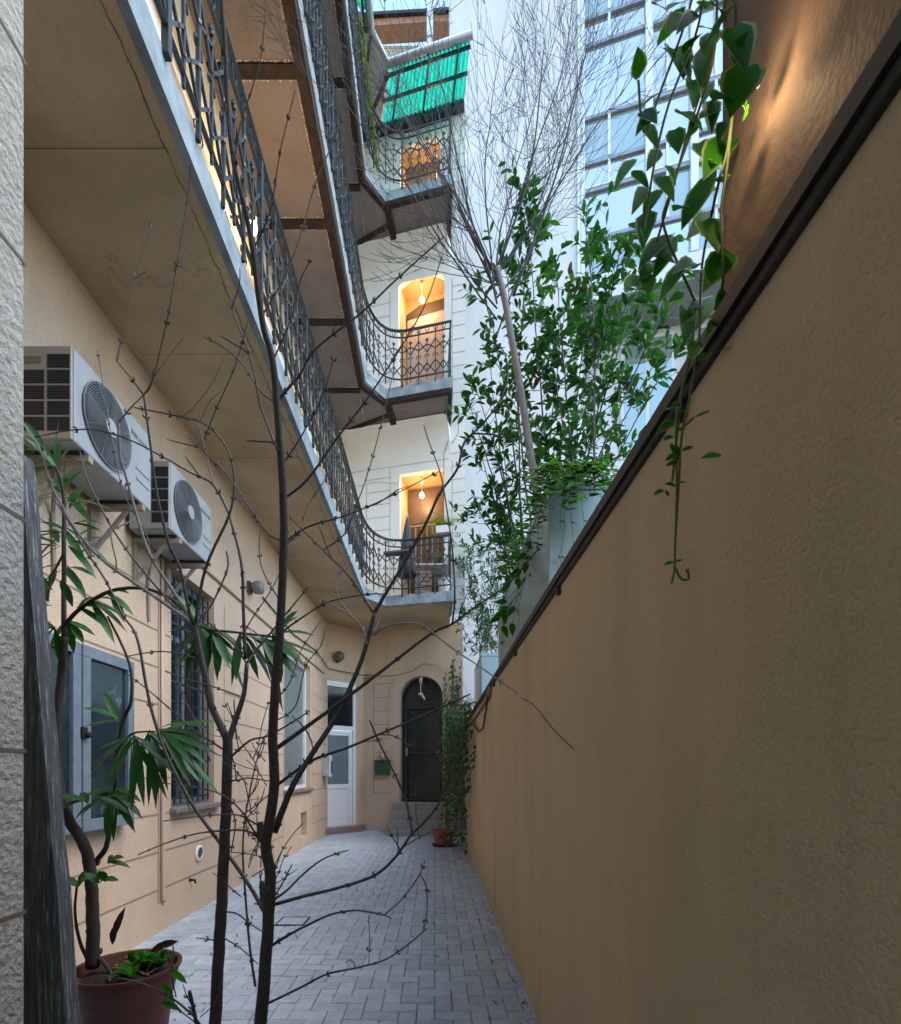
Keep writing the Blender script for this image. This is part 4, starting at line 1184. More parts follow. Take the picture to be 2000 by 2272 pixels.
limb(m, [(130,1100),(105,1150),(95,1200)],6,4,2.2,2.15,False,6)
for k in range(9): m.ball(P(184+random.uniform(-6,6),1900-22*k,2.42)+rv(.02), .018, 4)
m.build('stem', olive_bark, ol, smooth=True)
m = MB()
def whorl(du, dv, y, dirs, L, W, droop=.25):
    p = P(du, dv, y)
    for ax, az in dirs:
        d = Vector((ax, random.uniform(-.5,.5), az))
        leaf(m, p+rv(.012), d, L*random.uniform(.75,1.15), W, (0,-.5,.8), droop*random.uniform(.4,1.4), .25)
fan = lambda c, sp, n: [(math.cos(c+sp*(i/(n-1)-.5)+random.uniform(-.1,.1)), math.sin(c+sp*(i/(n-1)-.5)+random.uniform(-.1,.1))) for i in range(n)]
for du, dv, c, sp, n, L in ((120,940,1.6,2.6,4,.16),(128,985,.3,1.8,4,.18),(128,985,2.8,1.6,4,.14),(128,1050,-.3,1.2,4,.17),(128,1060,3.3,1.3,4,.14),(128,1130,-.6,1.0,3,.14),(128,1130,3.7,1.0,3,.12),
    (115,925,2.2,2.0,5,.15),(95,905,2.6,1.2,4,.16),(135,1010,.9,1.4,3,.16),(120,1090,2.9,1.6,4,.14),(140,1085,.1,1.4,4,.15),(100,1180,2.9,2.6,5,.13),(110,1255,3.6,2.2,5,.13),(140,1240,5.2,1.6,4,.12),
    (150,1215,.6,2.0,5,.14),(175,1200,-.3,1.4,4,.15),(100,1205,2.6,2.2,5,.12),(96,1240,3.6,1.8,4,.14),(215,1185,-.2,1.5,4,.13),
    (400,1250,-1.2,1.8,8,.17),(430,1258,-1.7,1.6,8,.16),(480,1265,-1.0,1.6,7,.18),(520,1268,-.6,1.4,6,.19),(545,1268,-1.0,1.0,5,.15),(395,1245,2.7,1.2,3,.13),(560,1262,.6,1.0,3,.12),
    (270,1470,-1.6,2.2,9,.22),(300,1462,-1.2,1.8,9,.22),(315,1460,-.5,1.2,7,.26),(265,1470,-2.4,1.0,4,.16),(318,1458,.1,.8,4,.24),(240,1440,2.6,1.0,3,.16),
    (232,1570,-1.6,2.6,7,.15),(226,1590,-1.0,2,5,.14),(180,1600,3.0,1.6,4,.12),(190,1590,.2,1.2,3,.15),(205,1760,1.2,2,5,.07),(150,1770,1.8,2,4,.08),(215,1720,.6,1.2,3,.08)):
    whorl(du, dv, 2.25+random.uniform(-.12,.1) if dv > 1300 or du < 300 else 1.98, fan(c, sp, n), L*(1.25 if dv < 1150 else 1.1), .036)
m.build('leaves', ole_leaf, ol, smooth=True)
un = thing('pot_groundcover', pc+Vector((.08,0,rz)), 'small leafy weeds and a dark purple leaf growing in the big pot', 'plant')
m = MB()
for i in range(16):
    a, rr = random.uniform(-1.2,1.6), random.uniform(.06,.19)
    c = pc+Vector((rr*math.cos(a), rr*math.sin(a)*.8-.03, rz+.0))
    for j in range(6): leaf(m, c+rv(.008), Vector((random.uniform(-1,1),random.uniform(-1,1),random.uniform(.2,1.1))), random.uniform(.06,.125), .034, (0,0,1), .35, .2, 'ovate')
for du, dv, ax, az in ((330,1960,.8,-.8),(345,1935,1,-.4),(330,2000,1,-.1)):
    leaf(m, P(du-8,dv,2.3), (ax,-.2,az), .10, .03, (0,-.6,.7), .2)
m.build('leaves', vine_leaf, un, smooth=True)
m = MB()
for du, dv, ax, az, L in ((222,1880,.45,1,.19),(225,1885,.2,1,.10),(300,1900,1,.55,.12),(310,1890,1,.3,.12)):
    leaf(m, P(du,dv,2.40), (ax,-.1,az), L, .035, (0,-1,.2), .02, .4)
m.build('purple_leaves', purple_leaf, un, smooth=True)
m = MB()
for i in range(26):
    a, rr = random.uniform(0,6.28), random.uniform(.02,.2)
    leaf(m, pc+Vector((rr*math.cos(a),rr*math.sin(a),rz+random.uniform(-.03,.0))), Vector((random.uniform(-1,1),random.uniform(-1,1),.3)), .07, .018, (0,0,1), .2)
for pts in ([(335,1900),(347,1930),(345,1960),(352,1990)],[(320,1905),(300,1925),(290,1945)],[(345,1885),(348,1905),(340,1940)]):
    m.tube([P(*q,2.30) for q in pts], .003, 4)
m.build('dry_litter', dead_leaf, un)

# small pot by the steps
pp = Vector((.165,9.5,0))
t = thing('flower_pot', pp, 'small red pot on a dark saucer in front of the tiled steps', 'pot')
m = MB(); m.lathe([(.145,.03),(.15,.035),(.19,.245),(.212,.25),(.215,.29),(.20,.292),(.185,.25),(.15,.22),(.001,.21)], pp, 32); m.build('body', mat('red_plastic_pot', (.30,.065,.06), .5), t)
m = MB(); m.lathe([(.19,.0),(.225,.035),(.215,.037),(.18,.012),(.001,.012)], pp, 32); m.build('saucer', mat('dark_green_saucer', (.03,.055,.045), .45), t)
t = thing('drain_cover', (-1.29,4.72,0), 'small square drain cover set in the pavers', 'drain cover')
m = MB(); m.box(-1.41,-1.17,4.60,4.84,.003,.007); m.build('plate', paver, t)
m = MB()
for a in ((-1.42,-1.405,4.59,4.85),(-1.175,-1.16,4.59,4.85),(-1.405,-1.175,4.59,4.605),(-1.405,-1.175,4.835,4.85)): m.box(*a,.003,.009)
m.build('frame', ac_dark, t)
random.seed(31)
m = MB()
for i in range(60):
    c = Vector((random.choice((random.uniform(.3,.54),random.uniform(-1.9,.4))), random.uniform(2.9,9.5), .006))
    leaf(m, c, Vector((random.uniform(-1,1),random.uniform(-1,1),.12)), random.uniform(.025,.06), .014, (0,0,1), -.3, .3)
tag(m.build('litter', dead_leaf), 'dry leaf bits scattered over the pavers', None, kind='stuff')

random.seed(44)
m = MB()
for k in range(260):
    yy = random.uniform(1.8,10.5); leaf(m, Vector((XR-random.uniform(0,.12),yy,.006)), Vector((random.uniform(-1,1),random.uniform(-1,1),random.uniform(0,.4))), random.uniform(.01,.03), .006, (0,0,1), .2, .1)
tag(m.build('dirt', mat('damp_wall_foot_dirt', (.085,.09,.095), .9, .4, 12, .004, 80)), 'dark damp dirt collected along the foot of the tan wall', None, kind='stuff')
m = MB()
for k in range(900):
    i_, j_ = random.randint(-18,5), random.randint(14,60)
    x, yy = (i_*B, j_*B+random.uniform(0,B)) if random.random() < .5 else (i_*B+random.uniform(0,B), j_*B)
    if yy > 3.6+2*random.random() or random.random() < .35: continue
    for q in range(3): leaf(m, Vector((x+random.uniform(-.004,.004),yy+random.uniform(-.01,.01),-.004)), Vector((random.uniform(-1,1),random.uniform(-1,1),.9)), random.uniform(.008,.018), .005, (0,0,1), .2, .1)
tag(m.build('moss', leafmat('joint_moss', (.03,.06,.02), (.05,.09,.03), .8, .1)), 'green moss sprouting from the paver joints', None, kind='stuff')

# ------------------------------------------------------------------ planters on the neighbour's side
def make_planter(y0, y1, label):
    t = thing('planter_box', (.85,y0,1.95), label, 'planter', 'blue grey planters behind the tan wall')
    zt = 3.54; x0, x1 = .85, 1.5
    m = MB(); m.box(x0, x1, y0, y1, 1.95, zt-.06); m.build('body', planterm, t, bevel=.012)
    m = MB()
    for a in ((x0-.006,x0+.03,y0-.006,y1+.006),(x1-.03,x1+.006,y0-.006,y1+.006),(x0+.03,x1-.03,y0-.006,y0+.03),(x0+.03,x1-.03,y1-.03,y1+.006)): m.box(*a, zt-.059, zt)
    m.build('rim', planterm, t)
    m = MB(); m.box(x0+.031, x1-.031, y0+.031, y1-.031, zt-.059, zt-.03); m.build('soil', soil, t)
make_planter(3.88, 6.93, 'nearer blue grey metal planter under the birch and evergreen shrub')
make_planter(9.5, 11.1, 'farther pale blue planter under the bamboo by the back wall')

# ------------------------------------------------------------------ bare birch
random.seed(5)
bi = thing('birch_tree', (1.0,5.0,3.5), 'bare birch with pale trunk and a fan of fine twigs above the planter', 'tree')
m = MB(); tw = MB()
yb_ = 5.0
trk = smooth_pts([P(1082,1060,yb_-.15),P(1075,1000,yb_-.12),P(1058,900,yb_-.06),P(1040,780,yb_),P(1022,680,yb_),P(1008,600,yb_),P(992,535,yb_)], 5)
m.tube([Vector((1.02,yb_-.15,3.48))]+trk, [.042]+[.039-.011*i/len(trk) for i in range(len(trk))], 12)
for q in trk[::3]: m.ball(q+rv(.035), .014, 4)
m.build('trunk', birchm, bi, smooth=True)
fork = trk[-1]
def grow(p, d, L, r, depth, curve):
    n = max(4, int(L/.09)); pts = [Vector(p)]; dirs = []
    for i in range(n):
        d = (d + rv(.07) + curve*(1/n)).normalized(); pts.append(pts[-1]+d*L/n); dirs.append(d.copy())
    tw.tube(pts, [max(.0017, r*(1-.86*i/n)) for i in range(n+1)], 5 if depth == 0 else 4, False)
    if depth >= 2: return
    cnt = {0: int(L*5.2), 1: int(L*6.5)}[depth]
    for k in range(cnt):
        i = int(n*(.12+.86*random.random())); i = min(i, n-1)
        s = dirs[i].cross(rv()).normalized()
        nd = (dirs[i]*1.0 + s*random.uniform(.3,.75)).normalized()
        rr = max(.0022, r*(1-.82*i/n)*.45)
        grow(pts[i], nd, L*random.uniform(.22,.48)*(1 if depth == 0 else .8), rr, depth+1, Vector((0,0,.55 if depth == 0 else .25)))
ends = [(742,250),(760,120),(790,40),(830,0),(880,-60),(920,-80),(960,-60),(1000,-80),(1040,-40),(1085,-60),(1130,-20),(1180,0),(1230,30),(1290,60),(800,330),(780,420),(760,560),(720,470)]
for j, (du, dv) in enumerate(ends):
    ye = yb_+random.uniform(-.55,.6)
    e = P(du, dv, ye); st_ = fork - Vector((0,0,random.uniform(0,.75)**1.4)) if dv < 300 else trk[-random.randint(1,5)]
    v = e-st_; L = v.length
    side = Vector((v.x,v.y,0))
    d0v = (v.normalized() + side.normalized()*.28 if side.length > 1e-3 else v).normalized()
    grow(st_, d0v, L*1.02, .0095 if dv < 300 else .005, 0, Vector((0,0,.35))-side.normalized()*.30)
for (a, b, c) in (((1025,590),(1110,350),(1180,60)),((1000,520),(1060,330),(1085,100)),((985,540),(920,420),(870,200))):
    tw.tube(smooth_pts([P(*a,yb_),P(*b,yb_-.1),P(*c,yb_-.1)],6), [.015-.0009*i for i in range(13)], 6)
tw.build('branches', birch_twig, bi, smooth=True)

# ------------------------------------------------------------------ evergreen shrub in the nearer planter
random.seed(9)
def shrub(t, stems, leafm, Lf, Wf, per, stemr, bent=.10, stemmat=twigm, dead=None, start=.28, shape='lance', twl=(.12,.34)):
    sm, lm, dm = MB(), MB(), MB()
    for base, tip, dens in stems:
        base, tip = Vector(base), Vector(tip); L = (tip-base).length; n = 12
        mid_ = base.lerp(tip,.5)+rv(L*bent)
        pts = []
        for i in range(n+1):
            q = i/n; pts.append(base*(1-q)**2+mid_*2*q*(1-q)+tip*q*q+rv(.008))
        sm.tube(pts, [stemr*(1-.75*i/n) for i in range(n+1)], 5)
        cnt = int(L*per*dens)
        for k in range(cnt):
            q = start+(1-start)*random.random()**.85; i = min(n-1, int(q*n))
            p = pts[i].lerp(pts[i+1], random.random()); d = (pts[i+1]-pts[i]).normalized()
            nd = (d*.6+d.cross(rv()).normalized()).normalized(); tl = random.uniform(*twl)
            tp = [p]; 
            for j in range(4): nd = (nd+rv(.12)+Vector((0,0,.06))).normalized(); tp.append(tp[-1]+nd*tl/4)
            sm.tube(tp, [.0035,.003,.0026,.002,.0015], 4, False)
            mb = dm if dead and random.random() < dead and q < .75 else lm
            for j in range(random.randint(6,10)):
                f = random.random(); a = tp[0].lerp(tp[4], .25+.75*f)
                ld = (nd*.55+nd.cross(rv()).normalized()*.8+Vector((0,0,.12))).normalized()
                leaf(mb, a, ld, Lf*random.uniform(.6,1.2), Wf*random.uniform(.8,1.2), Vector((0,0,1))+rv(.5), .18, .3, shape)
        for j in range(9):
            ld = ((pts[-1]-pts[-3]).normalized()*.8+rv(.7)).normalized(); leaf(lm, pts[-1]-Vector((0,0,.03*j*.5)), ld, Lf, Wf, Vector((0,0,1))+rv(.3), .1, .3, shape)
    sm.build('stems', stemmat, t, smooth=True); lm.build('foliage', leafm, t, smooth=True)
    if dead: dm.build('dry_leaves', dead_leaf, t, smooth=True)
es = thing('evergreen_shrub', (1.2,5.0,3.5), 'tall glossy evergreen shrub with many dark stems in the nearer planter', 'shrub')
stems = []
for du, dv, y, ds in ((1050,380,5.2,1.1),(1060,440,5.4,.9),(1010,520,5.5,.7),(1165,420,4.9,1.0),(1190,480,5.1,.9),(1240,480,4.6,1.0),(1290,520,4.5,.9),(1110,520,5.6,.8),(1330,600,4.3,1.0),(1350,690,4.4,.8),(1250,600,4.8,.7),(1130,600,5.2,.7),(1200,640,5.0,.7),(1310,720,4.5,.8),(1080,620,5.4,.8)):
    stems.append(((1.05+random.uniform(0,.35), 4.3+random.uniform(0,2.2), 3.5), P(du,dv,y), ds))
for du, dv, y, ds in ((945,760,5.2,1.2),(960,560,5.4,.8),(935,800,5.3,.9),(960,900,5.5,1.0),(950,1010,5.6,1.0),(985,960,5.7,.9),(1000,860,5.8,.9),(1010,1060,6.2,1.0),(975,690,5.5,.5)):
    stems.append(((.98,5.4+random.uniform(0,1.2),3.5), P(du,dv,y), ds*.75))
shrub(es, stems, shrub_leaf, .112, .040, 11.5, .013, .06, twigm, .08, .14)
bs = thing('bamboo_clump', (1.1,10.2,3.5), 'slender leafy bamboo clump in the farther planter against the white wall', 'shrub')
stems = []
for du, dv in ((925,1080),(945,1065),(915,1120),(935,1100),(960,1090),(975,1110),(990,1100),(1010,1090),(950,1150),(925,1180),(980,1160),(1000,1150),(915,1240),(940,1220),(965,1210),(930,1290)):
    y = random.uniform(9.6,10.8); stems.append(((.92+random.uniform(0,.4), y, 3.45), P(du,dv,y), 1))
shrub(bs, stems, dark_leaf, .13, .026, 8.0, .008, .05, twigm, None, .05, 'lance', (.12,.4))

# ------------------------------------------------------------------ ivy over the far end of the right wall
random.seed(13)
iv = thing('hanging_ivy', (.55,10.3,2.3), 'dense ivy hanging over the far end of the tan wall', 'ivy')
sm, lm = MB(), MB()
for k in range(78):
    y = random.uniform(8.6,11.4) if k > 26 else random.uniform(7.0,8.8)
    top = random.uniform(2.5,3.7) if y > 9.3 else 2.4; ln = random.choice((.3,.5,.8,1.1,1.7)) if k > 8 else random.uniform(1.4,2.2)
    if y < 9.3: ln = random.uniform(.3,1.3) if k > 8 else 1.9
    p = Vector((.50+random.uniform(-.30,.0) if random.random() < .7 else .45, y, top)); pts = [Vector((.58,y,max(2.3,top-.2))), p] if y < 9.5 else [p+Vector((.05,.02,-.15)), p]
    n = int(ln*11)
    bott = max(.25, top-ln-.6)
    for i in range(n+6):
        p = p+Vector((random.uniform(-.022,.02), random.uniform(-.03,.03), -(top-bott)/(n+6)))
        p.x = min(p.x, .545 if p.z < 2.3 else .8); pts.append(p.copy())
        for j in range(2 if random.random() < .75 else 1):
            d = Vector((random.uniform(-1,.1), random.uniform(-1.1,.5), random.uniform(-.9,.1)))
            leaf(lm, p+rv(.02), d, random.uniform(.045,.085), random.uniform(.04,.07), Vector((-.7,-.7,.3))+rv(.4), .1, .15, 'heart')
    sm.tube(pts, .0035, 4, False)
sm.build('strands', twigm, iv); lm.build('leaves', dark_leaf, iv, smooth=True)

# variegated periwinkle spilling over the nearer planter
pw = thing('periwinkle', (.86,4.3,3.54), 'pale edged periwinkle spilling over the front corner of the nearer planter', 'plant')
sm, lm = MB(), MB()
for k in range(34):
    c0 = Vector((.86+random.uniform(-.03,.5), 3.86+random.choice((0,0,random.uniform(0,2.6))), 3.56))
    if k % 5 == 0: c0 = Vector((.85, random.uniform(4,6.8), 3.56))
    p = c0.copy(); pts = [c0+Vector((.05,.06,-.01)), p.copy()]; d = Vector((random.uniform(-.5,.2), -.6, .5))
    for i in range(random.randint(5,13)):
        d = (d+Vector((random.uniform(-.12,.1), random.uniform(-.1,.1), -.28))).normalized(); p = p+d*.05
        if p.z < 3.52: p.y = min(p.y, 3.86) if c0.y < 3.9 else p.y; 
        if c0.y > 3.9: p.x = min(p.x, .83)
        pts.append(p.copy())
        for s_ in (-1,1):
            leaf(lm, p, Vector((s_*random.uniform(.4,1), random.uniform(-.8,.1), random.uniform(-.4,.4))), random.uniform(.06,.10), random.uniform(.035,.05), Vector((0,-.6,.8))+rv(.3), .2, .15, 'ovate', True)
    sm.tube(pts, .0028, 4, False)
for k in range(9):
    y = random.choice((3.84, random.uniform(4.2,6.6))); x = random.uniform(.88,1.1) if y < 3.9 else .83
    pts = [Vector((x,y,3.5-.09*i))+rv(.012) for i in range(random.randint(6,13))]; sm.tube(pts, .0022, 4, False)
    for q in pts[::3]: leaf(lm, q, Vector((random.uniform(-1,1),-.4,-.3)), .05, .03, (0,-1,.3), .1, .1, 'ovate', True)
for q in ((1060,1100),(1090,1080),(1030,1150),(1020,1210),(1010,1240),(1045,1130)):
    for j in range(5):
        p = P(q[0]+random.uniform(-18,18), q[1]+random.uniform(-20,20), 4.6); leaf(lm, p, Vector((random.uniform(-1,.6),-.3,random.uniform(-1,.1))), .12, .065, (0,-.9,.3), .1, .15, 'heart', True)
        sm.tube([p, P(q[0]+30,q[1]-60,4.7), Vector((.9,4.8,3.56))], .0025, 4, False)
sm.build('strands', greenstem, pw); lm.build('leaves', [vine_leaf, vine_edge], pw, smooth=True)

# ------------------------------------------------------------------ foreground hanging vine, leaf by leaf
random.seed(41)
hv = thing('hanging_vine', (.6,1.2,3.4), 'large leaved vine hanging in front of the glass facade and the lit brown wall', 'vine')
lm, sm = MB(), MB()
r3 = lambda x, y: ((1250+.417*x)/S, .417*y/S)
random.seed(77)
VX = []
for k in range(36):
    x, y = random.uniform(400,860), random.uniform(-20,1700)
    a = random.uniform(0,6.28); q = random.uniform(75,140); VX.append((x, y, x+q*math.cos(a), y+q*math.sin(a)*.8+25, q*random.uniform(.5,.85), random.choice('loh')))
VL = [(500,240,655,0,70,'l'),(395,420,395,232,90,'o'),(430,415,560,250,52,'l'),(580,262,640,402,132,'h'),(640,285,742,165,74,'o'),(742,255,745,437,90,'o'),(760,250,925,0,135,'o'),(700,100,760,-20,95,'o'),(800,175,752,275,95,'h'),
 (905,150,975,322,142,'h'),(905,330,985,150,110,'h'),(975,352,885,585,185,'h'),(430,560,555,437,58,'l'),(500,595,383,668,70,'o'),(430,650,505,758,60,'o'),(598,598,745,642,80,'o'),(715,630,655,735,52,'o'),(590,690,615,795,82,'h'),(690,425,690,532,84,'h'),(775,450,742,532,60,'o'),(800,535,790,655,64,'o'),
 (850,748,742,905,130,'h'),(720,760,830,870,110,'h'),(938,738,858,792,38,'l'),(812,898,628,1152,105,'l'),(510,798,442,892,62,'o'),(382,848,268,940,60,'o'),(368,910,458,962,50,'o'),(498,945,592,1005,70,'o'),(442,1000,362,1088,62,'o'),(512,1010,428,1142,80,'o'),(588,1125,665,1085,62,'o'),
 (785,1135,655,1255,84,'o'),(740,1180,826,1305,110,'h'),(562,1250,398,1425,98,'o'),(600,1262,468,1465,72,'o'),(662,1378,508,1542,68,'l'),(885,1348,740,1485,132,'h'),(805,1578,702,1705,82,'o'),(802,1708,758,1772,42,'o'),(692,1788,618,1822,42,'o'),(752,1820,648,1892,80,'o'),(905,1838,798,1902,42,'l'),
 (830,1450,720,1420,70,'o'),(640,1560,560,1600,44,'o'),(700,1430,740,1380,50,'o'),(350,1190,440,1215,44,'o'),(440,1160,430,1260,44,'o'),(870,1560,800,1630,70,'o'),(540,880,600,930,44,'o'),(1799,195,1655,385,130,'h'),(1820,430,1690,545,60,'o')]
for x0, y0, x1, y1, wd, sh in VL+VX:
    X = (x0+x1)/2
    y = 1.30 if X < 780 else (.86 if 820 < X < 1100 else (1.0 if X < 1100 else .80))
    y += random.uniform(-.03,.03)
    if X < 1100 and X > 780 and y0 > 700: y = 1.16
    a, b = P(*r3(x0,y0), y+.02), P(*r3(x1,y1), y-.04+random.uniform(-.03,.03))
    L = (b-a).length; Wd = wd*1.22*.417*y/F
    leaf(lm, a, b-a, L, Wd, Vector((random.uniform(-.4,.4),-1,random.uniform(.1,.6))), random.uniform(.02,.22), random.uniform(.1,.4), {'l':'lance','o':'ovate','h':'heart'}[sh], True)
for x, y, ax, az, q, wd, sh in ((1085,205,.1,-1,.075,.06,'heart'),(1092,420,-.2,-1,.055,.024,'ovate'),(1030,660,-.6,-.8,.06,.035,'ovate'),(1250,110,-.8,-.7,.15,.06,'lance'),(1400,330,1,.3,.17,.07,'ovate'),(1000,930,.4,-.8,.13,.11,'heart'),):  # tiny leaves added beside the bulb to throw leaf shadows on the brown wall
    yy = .70*F/((1250+.417*x)-U0); W_ = P(*r3(x,y), yy); k_ = random.uniform(.11,.16); a = (lp+Vector((.015,0,-.004))).lerp(W_, k_*1.5)
    leaf(lm, a, Vector((0,-ax,az)), q*k_, wd*k_*1.5, (-1,0,0), .0, .05, sh)
    sm.tube([a, a+Vector((0,ax*.006,.01-az*.003)), a+Vector((-.004,.01,.03))], .0004, 3, False)
for pts in ([(760,-60),(700,200),(560,560),(480,900),(430,1250)],[(700,-60),(640,150),(520,480),(430,700),(400,430)],[(820,-60),(800,300),(700,650),(560,1050),(540,1220),(700,1600)],[(900,-40),(940,320),(900,620),(870,900),(840,1150),(850,1500),(780,1800)],[(880,-60),(760,400),(660,720),(590,980),(500,1280)],[(930,300),(880,760),(820,1000),(740,1400),(730,1700)]):
    sm.tube(smooth_pts([P(*r3(*q), 1.28 if q[0] < 800 else 1.12) for q in pts], 5), .0032, 5, False)
r8 = lambda x, y: ((950+.417*x)/S, (700+.417*y)/S)
LL = [(1340,120,1405,108,44,'o'),(1430,140,1400,230,90,'h'),(1500,198,1438,242,50,'o'),(1545,188,1632,163,34,'l'),(1262,302,1330,288,46,'o'),(1310,560,1215,622,60,'o'),(1238,512,1312,488,40,'o'),(1302,640,1250,660,36,'o'),(1308,688,1325,772,72,'h'),(1352,722,1412,690,32,'l'),(1320,740,1262,768,40,'o'),(1330,778,1262,795,36,'o'),(1412,545,1506,503,34,'l'),(1252,928,1198,950,34,'o'),(1330,890,1376,882,30,'o'),(1318,905,1258,890,34,'o'),(1310,1310,1254,1322,26,'l'),(1318,1312,1358,1294,24,'o'),(1340,520,1362,500,34,'o'),(1330,610,1352,600,34,'o'),(1385,1350,1372,1362,22,'o'),(1360,40,1440,10,60,'o'),(1460,20,1530,-10,50,'o'),(1265,930,1280,960,24,'l'),(1345,470,1290,480,40,'o'),(1560,740,1445,752,50,'o')]
for x0, y0, x1, y1, wd, sh in LL:
    y = 1.0+random.uniform(-.02,.03)
    if x0 == 1560: y = .78
    a, b = P(*r8(x0,y0), y), P(*r8(x1,y1), y-.03)
    leaf(lm, a, b-a, (b-a).length, wd*.417*y/F, Vector((random.uniform(-.4,.4),-1,random.uniform(.1,.7))), .05, .2, {'l':'lance','o':'ovate','h':'heart'}[sh], True)
for pts in ([(1420,-40),(1400,200),(1345,420),(1320,640),(1325,900),(1316,1200),(1312,1350),(1296,1425)],[(1450,-40),(1440,150),(1390,450),(1350,650),(1335,900),(1318,1180)],[(1316,1340),(1345,1398),(1385,1402),(1382,1350)],[(1380,300),(1350,420),(1300,880)],[(1350,600),(1412,545)]):
    sm.tube(smooth_pts([P(*r8(*q), 1.0) for q in pts], 5), .0024, 5, False)
sm.build('stems', greenstem, hv, smooth=True); lm.build('leaves', [vine_leaf, vine_edge], hv, smooth=True)

# ------------------------------------------------------------------ things on the lowest back balcony
fz = 4.79
t = thing('closed_parasol', UW(-.46,fz,.45), 'closed dark grey parasol standing on the lowest back balcony', 'parasol')
q = UW(-.46,0,.45)
m = MB(); m.tube([(q.x,q.y,fz),(q.x,q.y,6.62)], .016, 8); m.build('pole', alu, t)
m = MB(); prof = [(.012,6.58),(.05,6.40),(.11,6.0),(.15,5.6),(.17,5.35),(.13,5.33)]
vs = []; n = 24
for r, z in prof:
    for j in range(n):
        a = 2*math.pi*j/n; rr = r*(1+.22*math.cos(a*8)*(6.58-z)); vs.append((q.x+rr*math.cos(a), q.y+rr*math.sin(a), z))
m.add(vs, [(i*n+j, i*n+(j+1)%n, (i+1)*n+(j+1)%n, (i+1)*n+j) for i in range(len(prof)-1) for j in range(n)])
m.build('canopy', fabric, t, smooth=True)
m = MB(); m.ball((q.x,q.y,6.63), .022, 5); m.build('finial', pvc, t)
m = MB(); m.lathe([(.20,0),(.20,.05),(.03,.07)], (q.x,q.y,fz), 20); m.build('base', lamp_grey, t)
t = thing('balcony_table', (0,10.35,fz), 'small white topped table behind the railing of the lowest back balcony', 'table')
m = MB(); m.box(-.38,.26,10.12,10.6,5.40,5.43); m.build('table_top', pvc, t, bevel=.005)
for x in (-.34,.22):
    for y in (10.16,10.56):
        m = MB(); m.bar((x,y,fz),(x,y,5.40),.035); m.build('leg', greywood, t)
t = thing('slatted_crate', (-.2,10.3,fz), 'pale slatted wooden crate under the balcony table', 'crate')
m = MB()
for k in range(7): m.box(-.30,-.08,10.2,10.215,fz+.02+k*.075,fz+.075+k*.075)
m.build('slats', mat('pale_crate_wood', (.42,.30,.22), .8), t)
m = MB()
for x in (-.31,-.07): m.box(x-.01,x+.01,10.215,10.5,fz,fz+.55)
m.build('posts', mat('crate_post_wood', (.35,.25,.18), .8), t)
t = thing('wicker_basket', (.02,10.35,fz), 'dark brown wicker basket under the balcony table', 'basket')
m = MB(); m.lathe([(.11,0),(.14,.2),(.15,.42),(.13,.42),(.11,.1),(.001,.08)], (.03,10.36,fz), 20); m.build('body', mat('wicker', (.10,.06,.04), .8, .4, 40, .004, 90), t)
m = MB(); m.tube([(.03+.145*math.cos(a*.3142),10.36+.145*math.sin(a*.3142),fz+.43) for a in range(21)], .014, 6); m.build('rim', mat('wicker_rim', (.08,.05,.035), .8), t)
t = thing('white_bucket', (.22,10.1,fz), 'white plastic bucket at the right end of the lowest back balcony', 'bucket')
m = MB(); m.lathe([(.10,0),(.13,.26),(.14,.27),(.14,.30),(.125,.30),(.11,.05),(.001,.04)], (.19,10.08,fz), 22); m.build('body', pvc, t, smooth=False)
m = MB(); m.tube([(.19-.13*math.cos(a*.3142),10.08,fz+.28+.10*math.sin(a*.3142)) for a in range(11)], .004, 5); m.build('handle', alu, t)
t = thing('railing_shelf', (-.7,9.97,5.56), 'grey board shelf hooked over the railing of the lowest back balcony', 'shelf')
m = MB(); m.bar((-.96,10.02,5.56),(-.46,9.90,5.56),.20,.03); m.build('shelf_board', lamp_grey, t)
m = MB()
for p in ((-.90,10.02),(-.52,9.92)): m.bar((p[0],p[1]+.06,5.56),(p[0],p[1]+.06,5.88),.012); m.bar((p[0],p[1]-.08,5.56),(p[0],p[1]+.06,5.70),.01)
m.build('hook', iron, t)
t = thing('window_box', (.20,9.95,5.85), 'white window box with yellow green fern above the right end of the railing', 'planter')
m = MB(); m.bar((.04,9.96,5.98),(.30,9.90,5.98),.17,.14); m.build('box', pvc, t, bevel=.006)
m = MB(); m.bar((.05,9.955,6.06),(.29,9.90,6.06),.15,.03); m.build('soil', soil, t)
m = MB()
for x in (.08,.26): m.bar((x,9.95,5.91),(x,9.97,5.6),.014); m.bar((x,9.9,5.91),(x,9.97,5.7),.012)
m.build('stand', iron, t)
random.seed(3)
m = MB()
for k in range(60):
    a = random.uniform(0,6.28); p = Vector((random.uniform(.06,.30),9.93,6.07)); d = Vector((math.cos(a)*.8,math.sin(a)*.6,random.uniform(.5,1.4))).normalized(); L = random.uniform(.15,.45); tp = [p]
    for j in range(7):
        d = (d+Vector((.02,0,-.17))).normalized(); tp.append(tp[-1]+d*L/7)
        for s_ in (-1,1): leaf(m, tp[-1], d.cross(Vector((0,0,1)))*s_+d*.4, .05, .009, (0,0,1), .3)
tag(m.build('fern', fern_leaf), 'yellow green feathery fern growing in the white window box', 'plant')
t = thing('spear_leaf_plant', (.0,10.5,fz), 'tall potted plant with long thin leaves in front of the lowest passage', 'plant')
m = MB(); m.lathe([(.09,0),(.12,.22),(.11,.22),(.001,.19)], (.02,10.72,fz), 18); m.build('pot', terracotta, t)
m = MB(); m.tube([(.02,10.72,fz+.18),(.0,10.7,5.8),(.03,10.7,6.6)], .014, 6); m.build('stem', greenstem, t)
m = MB()
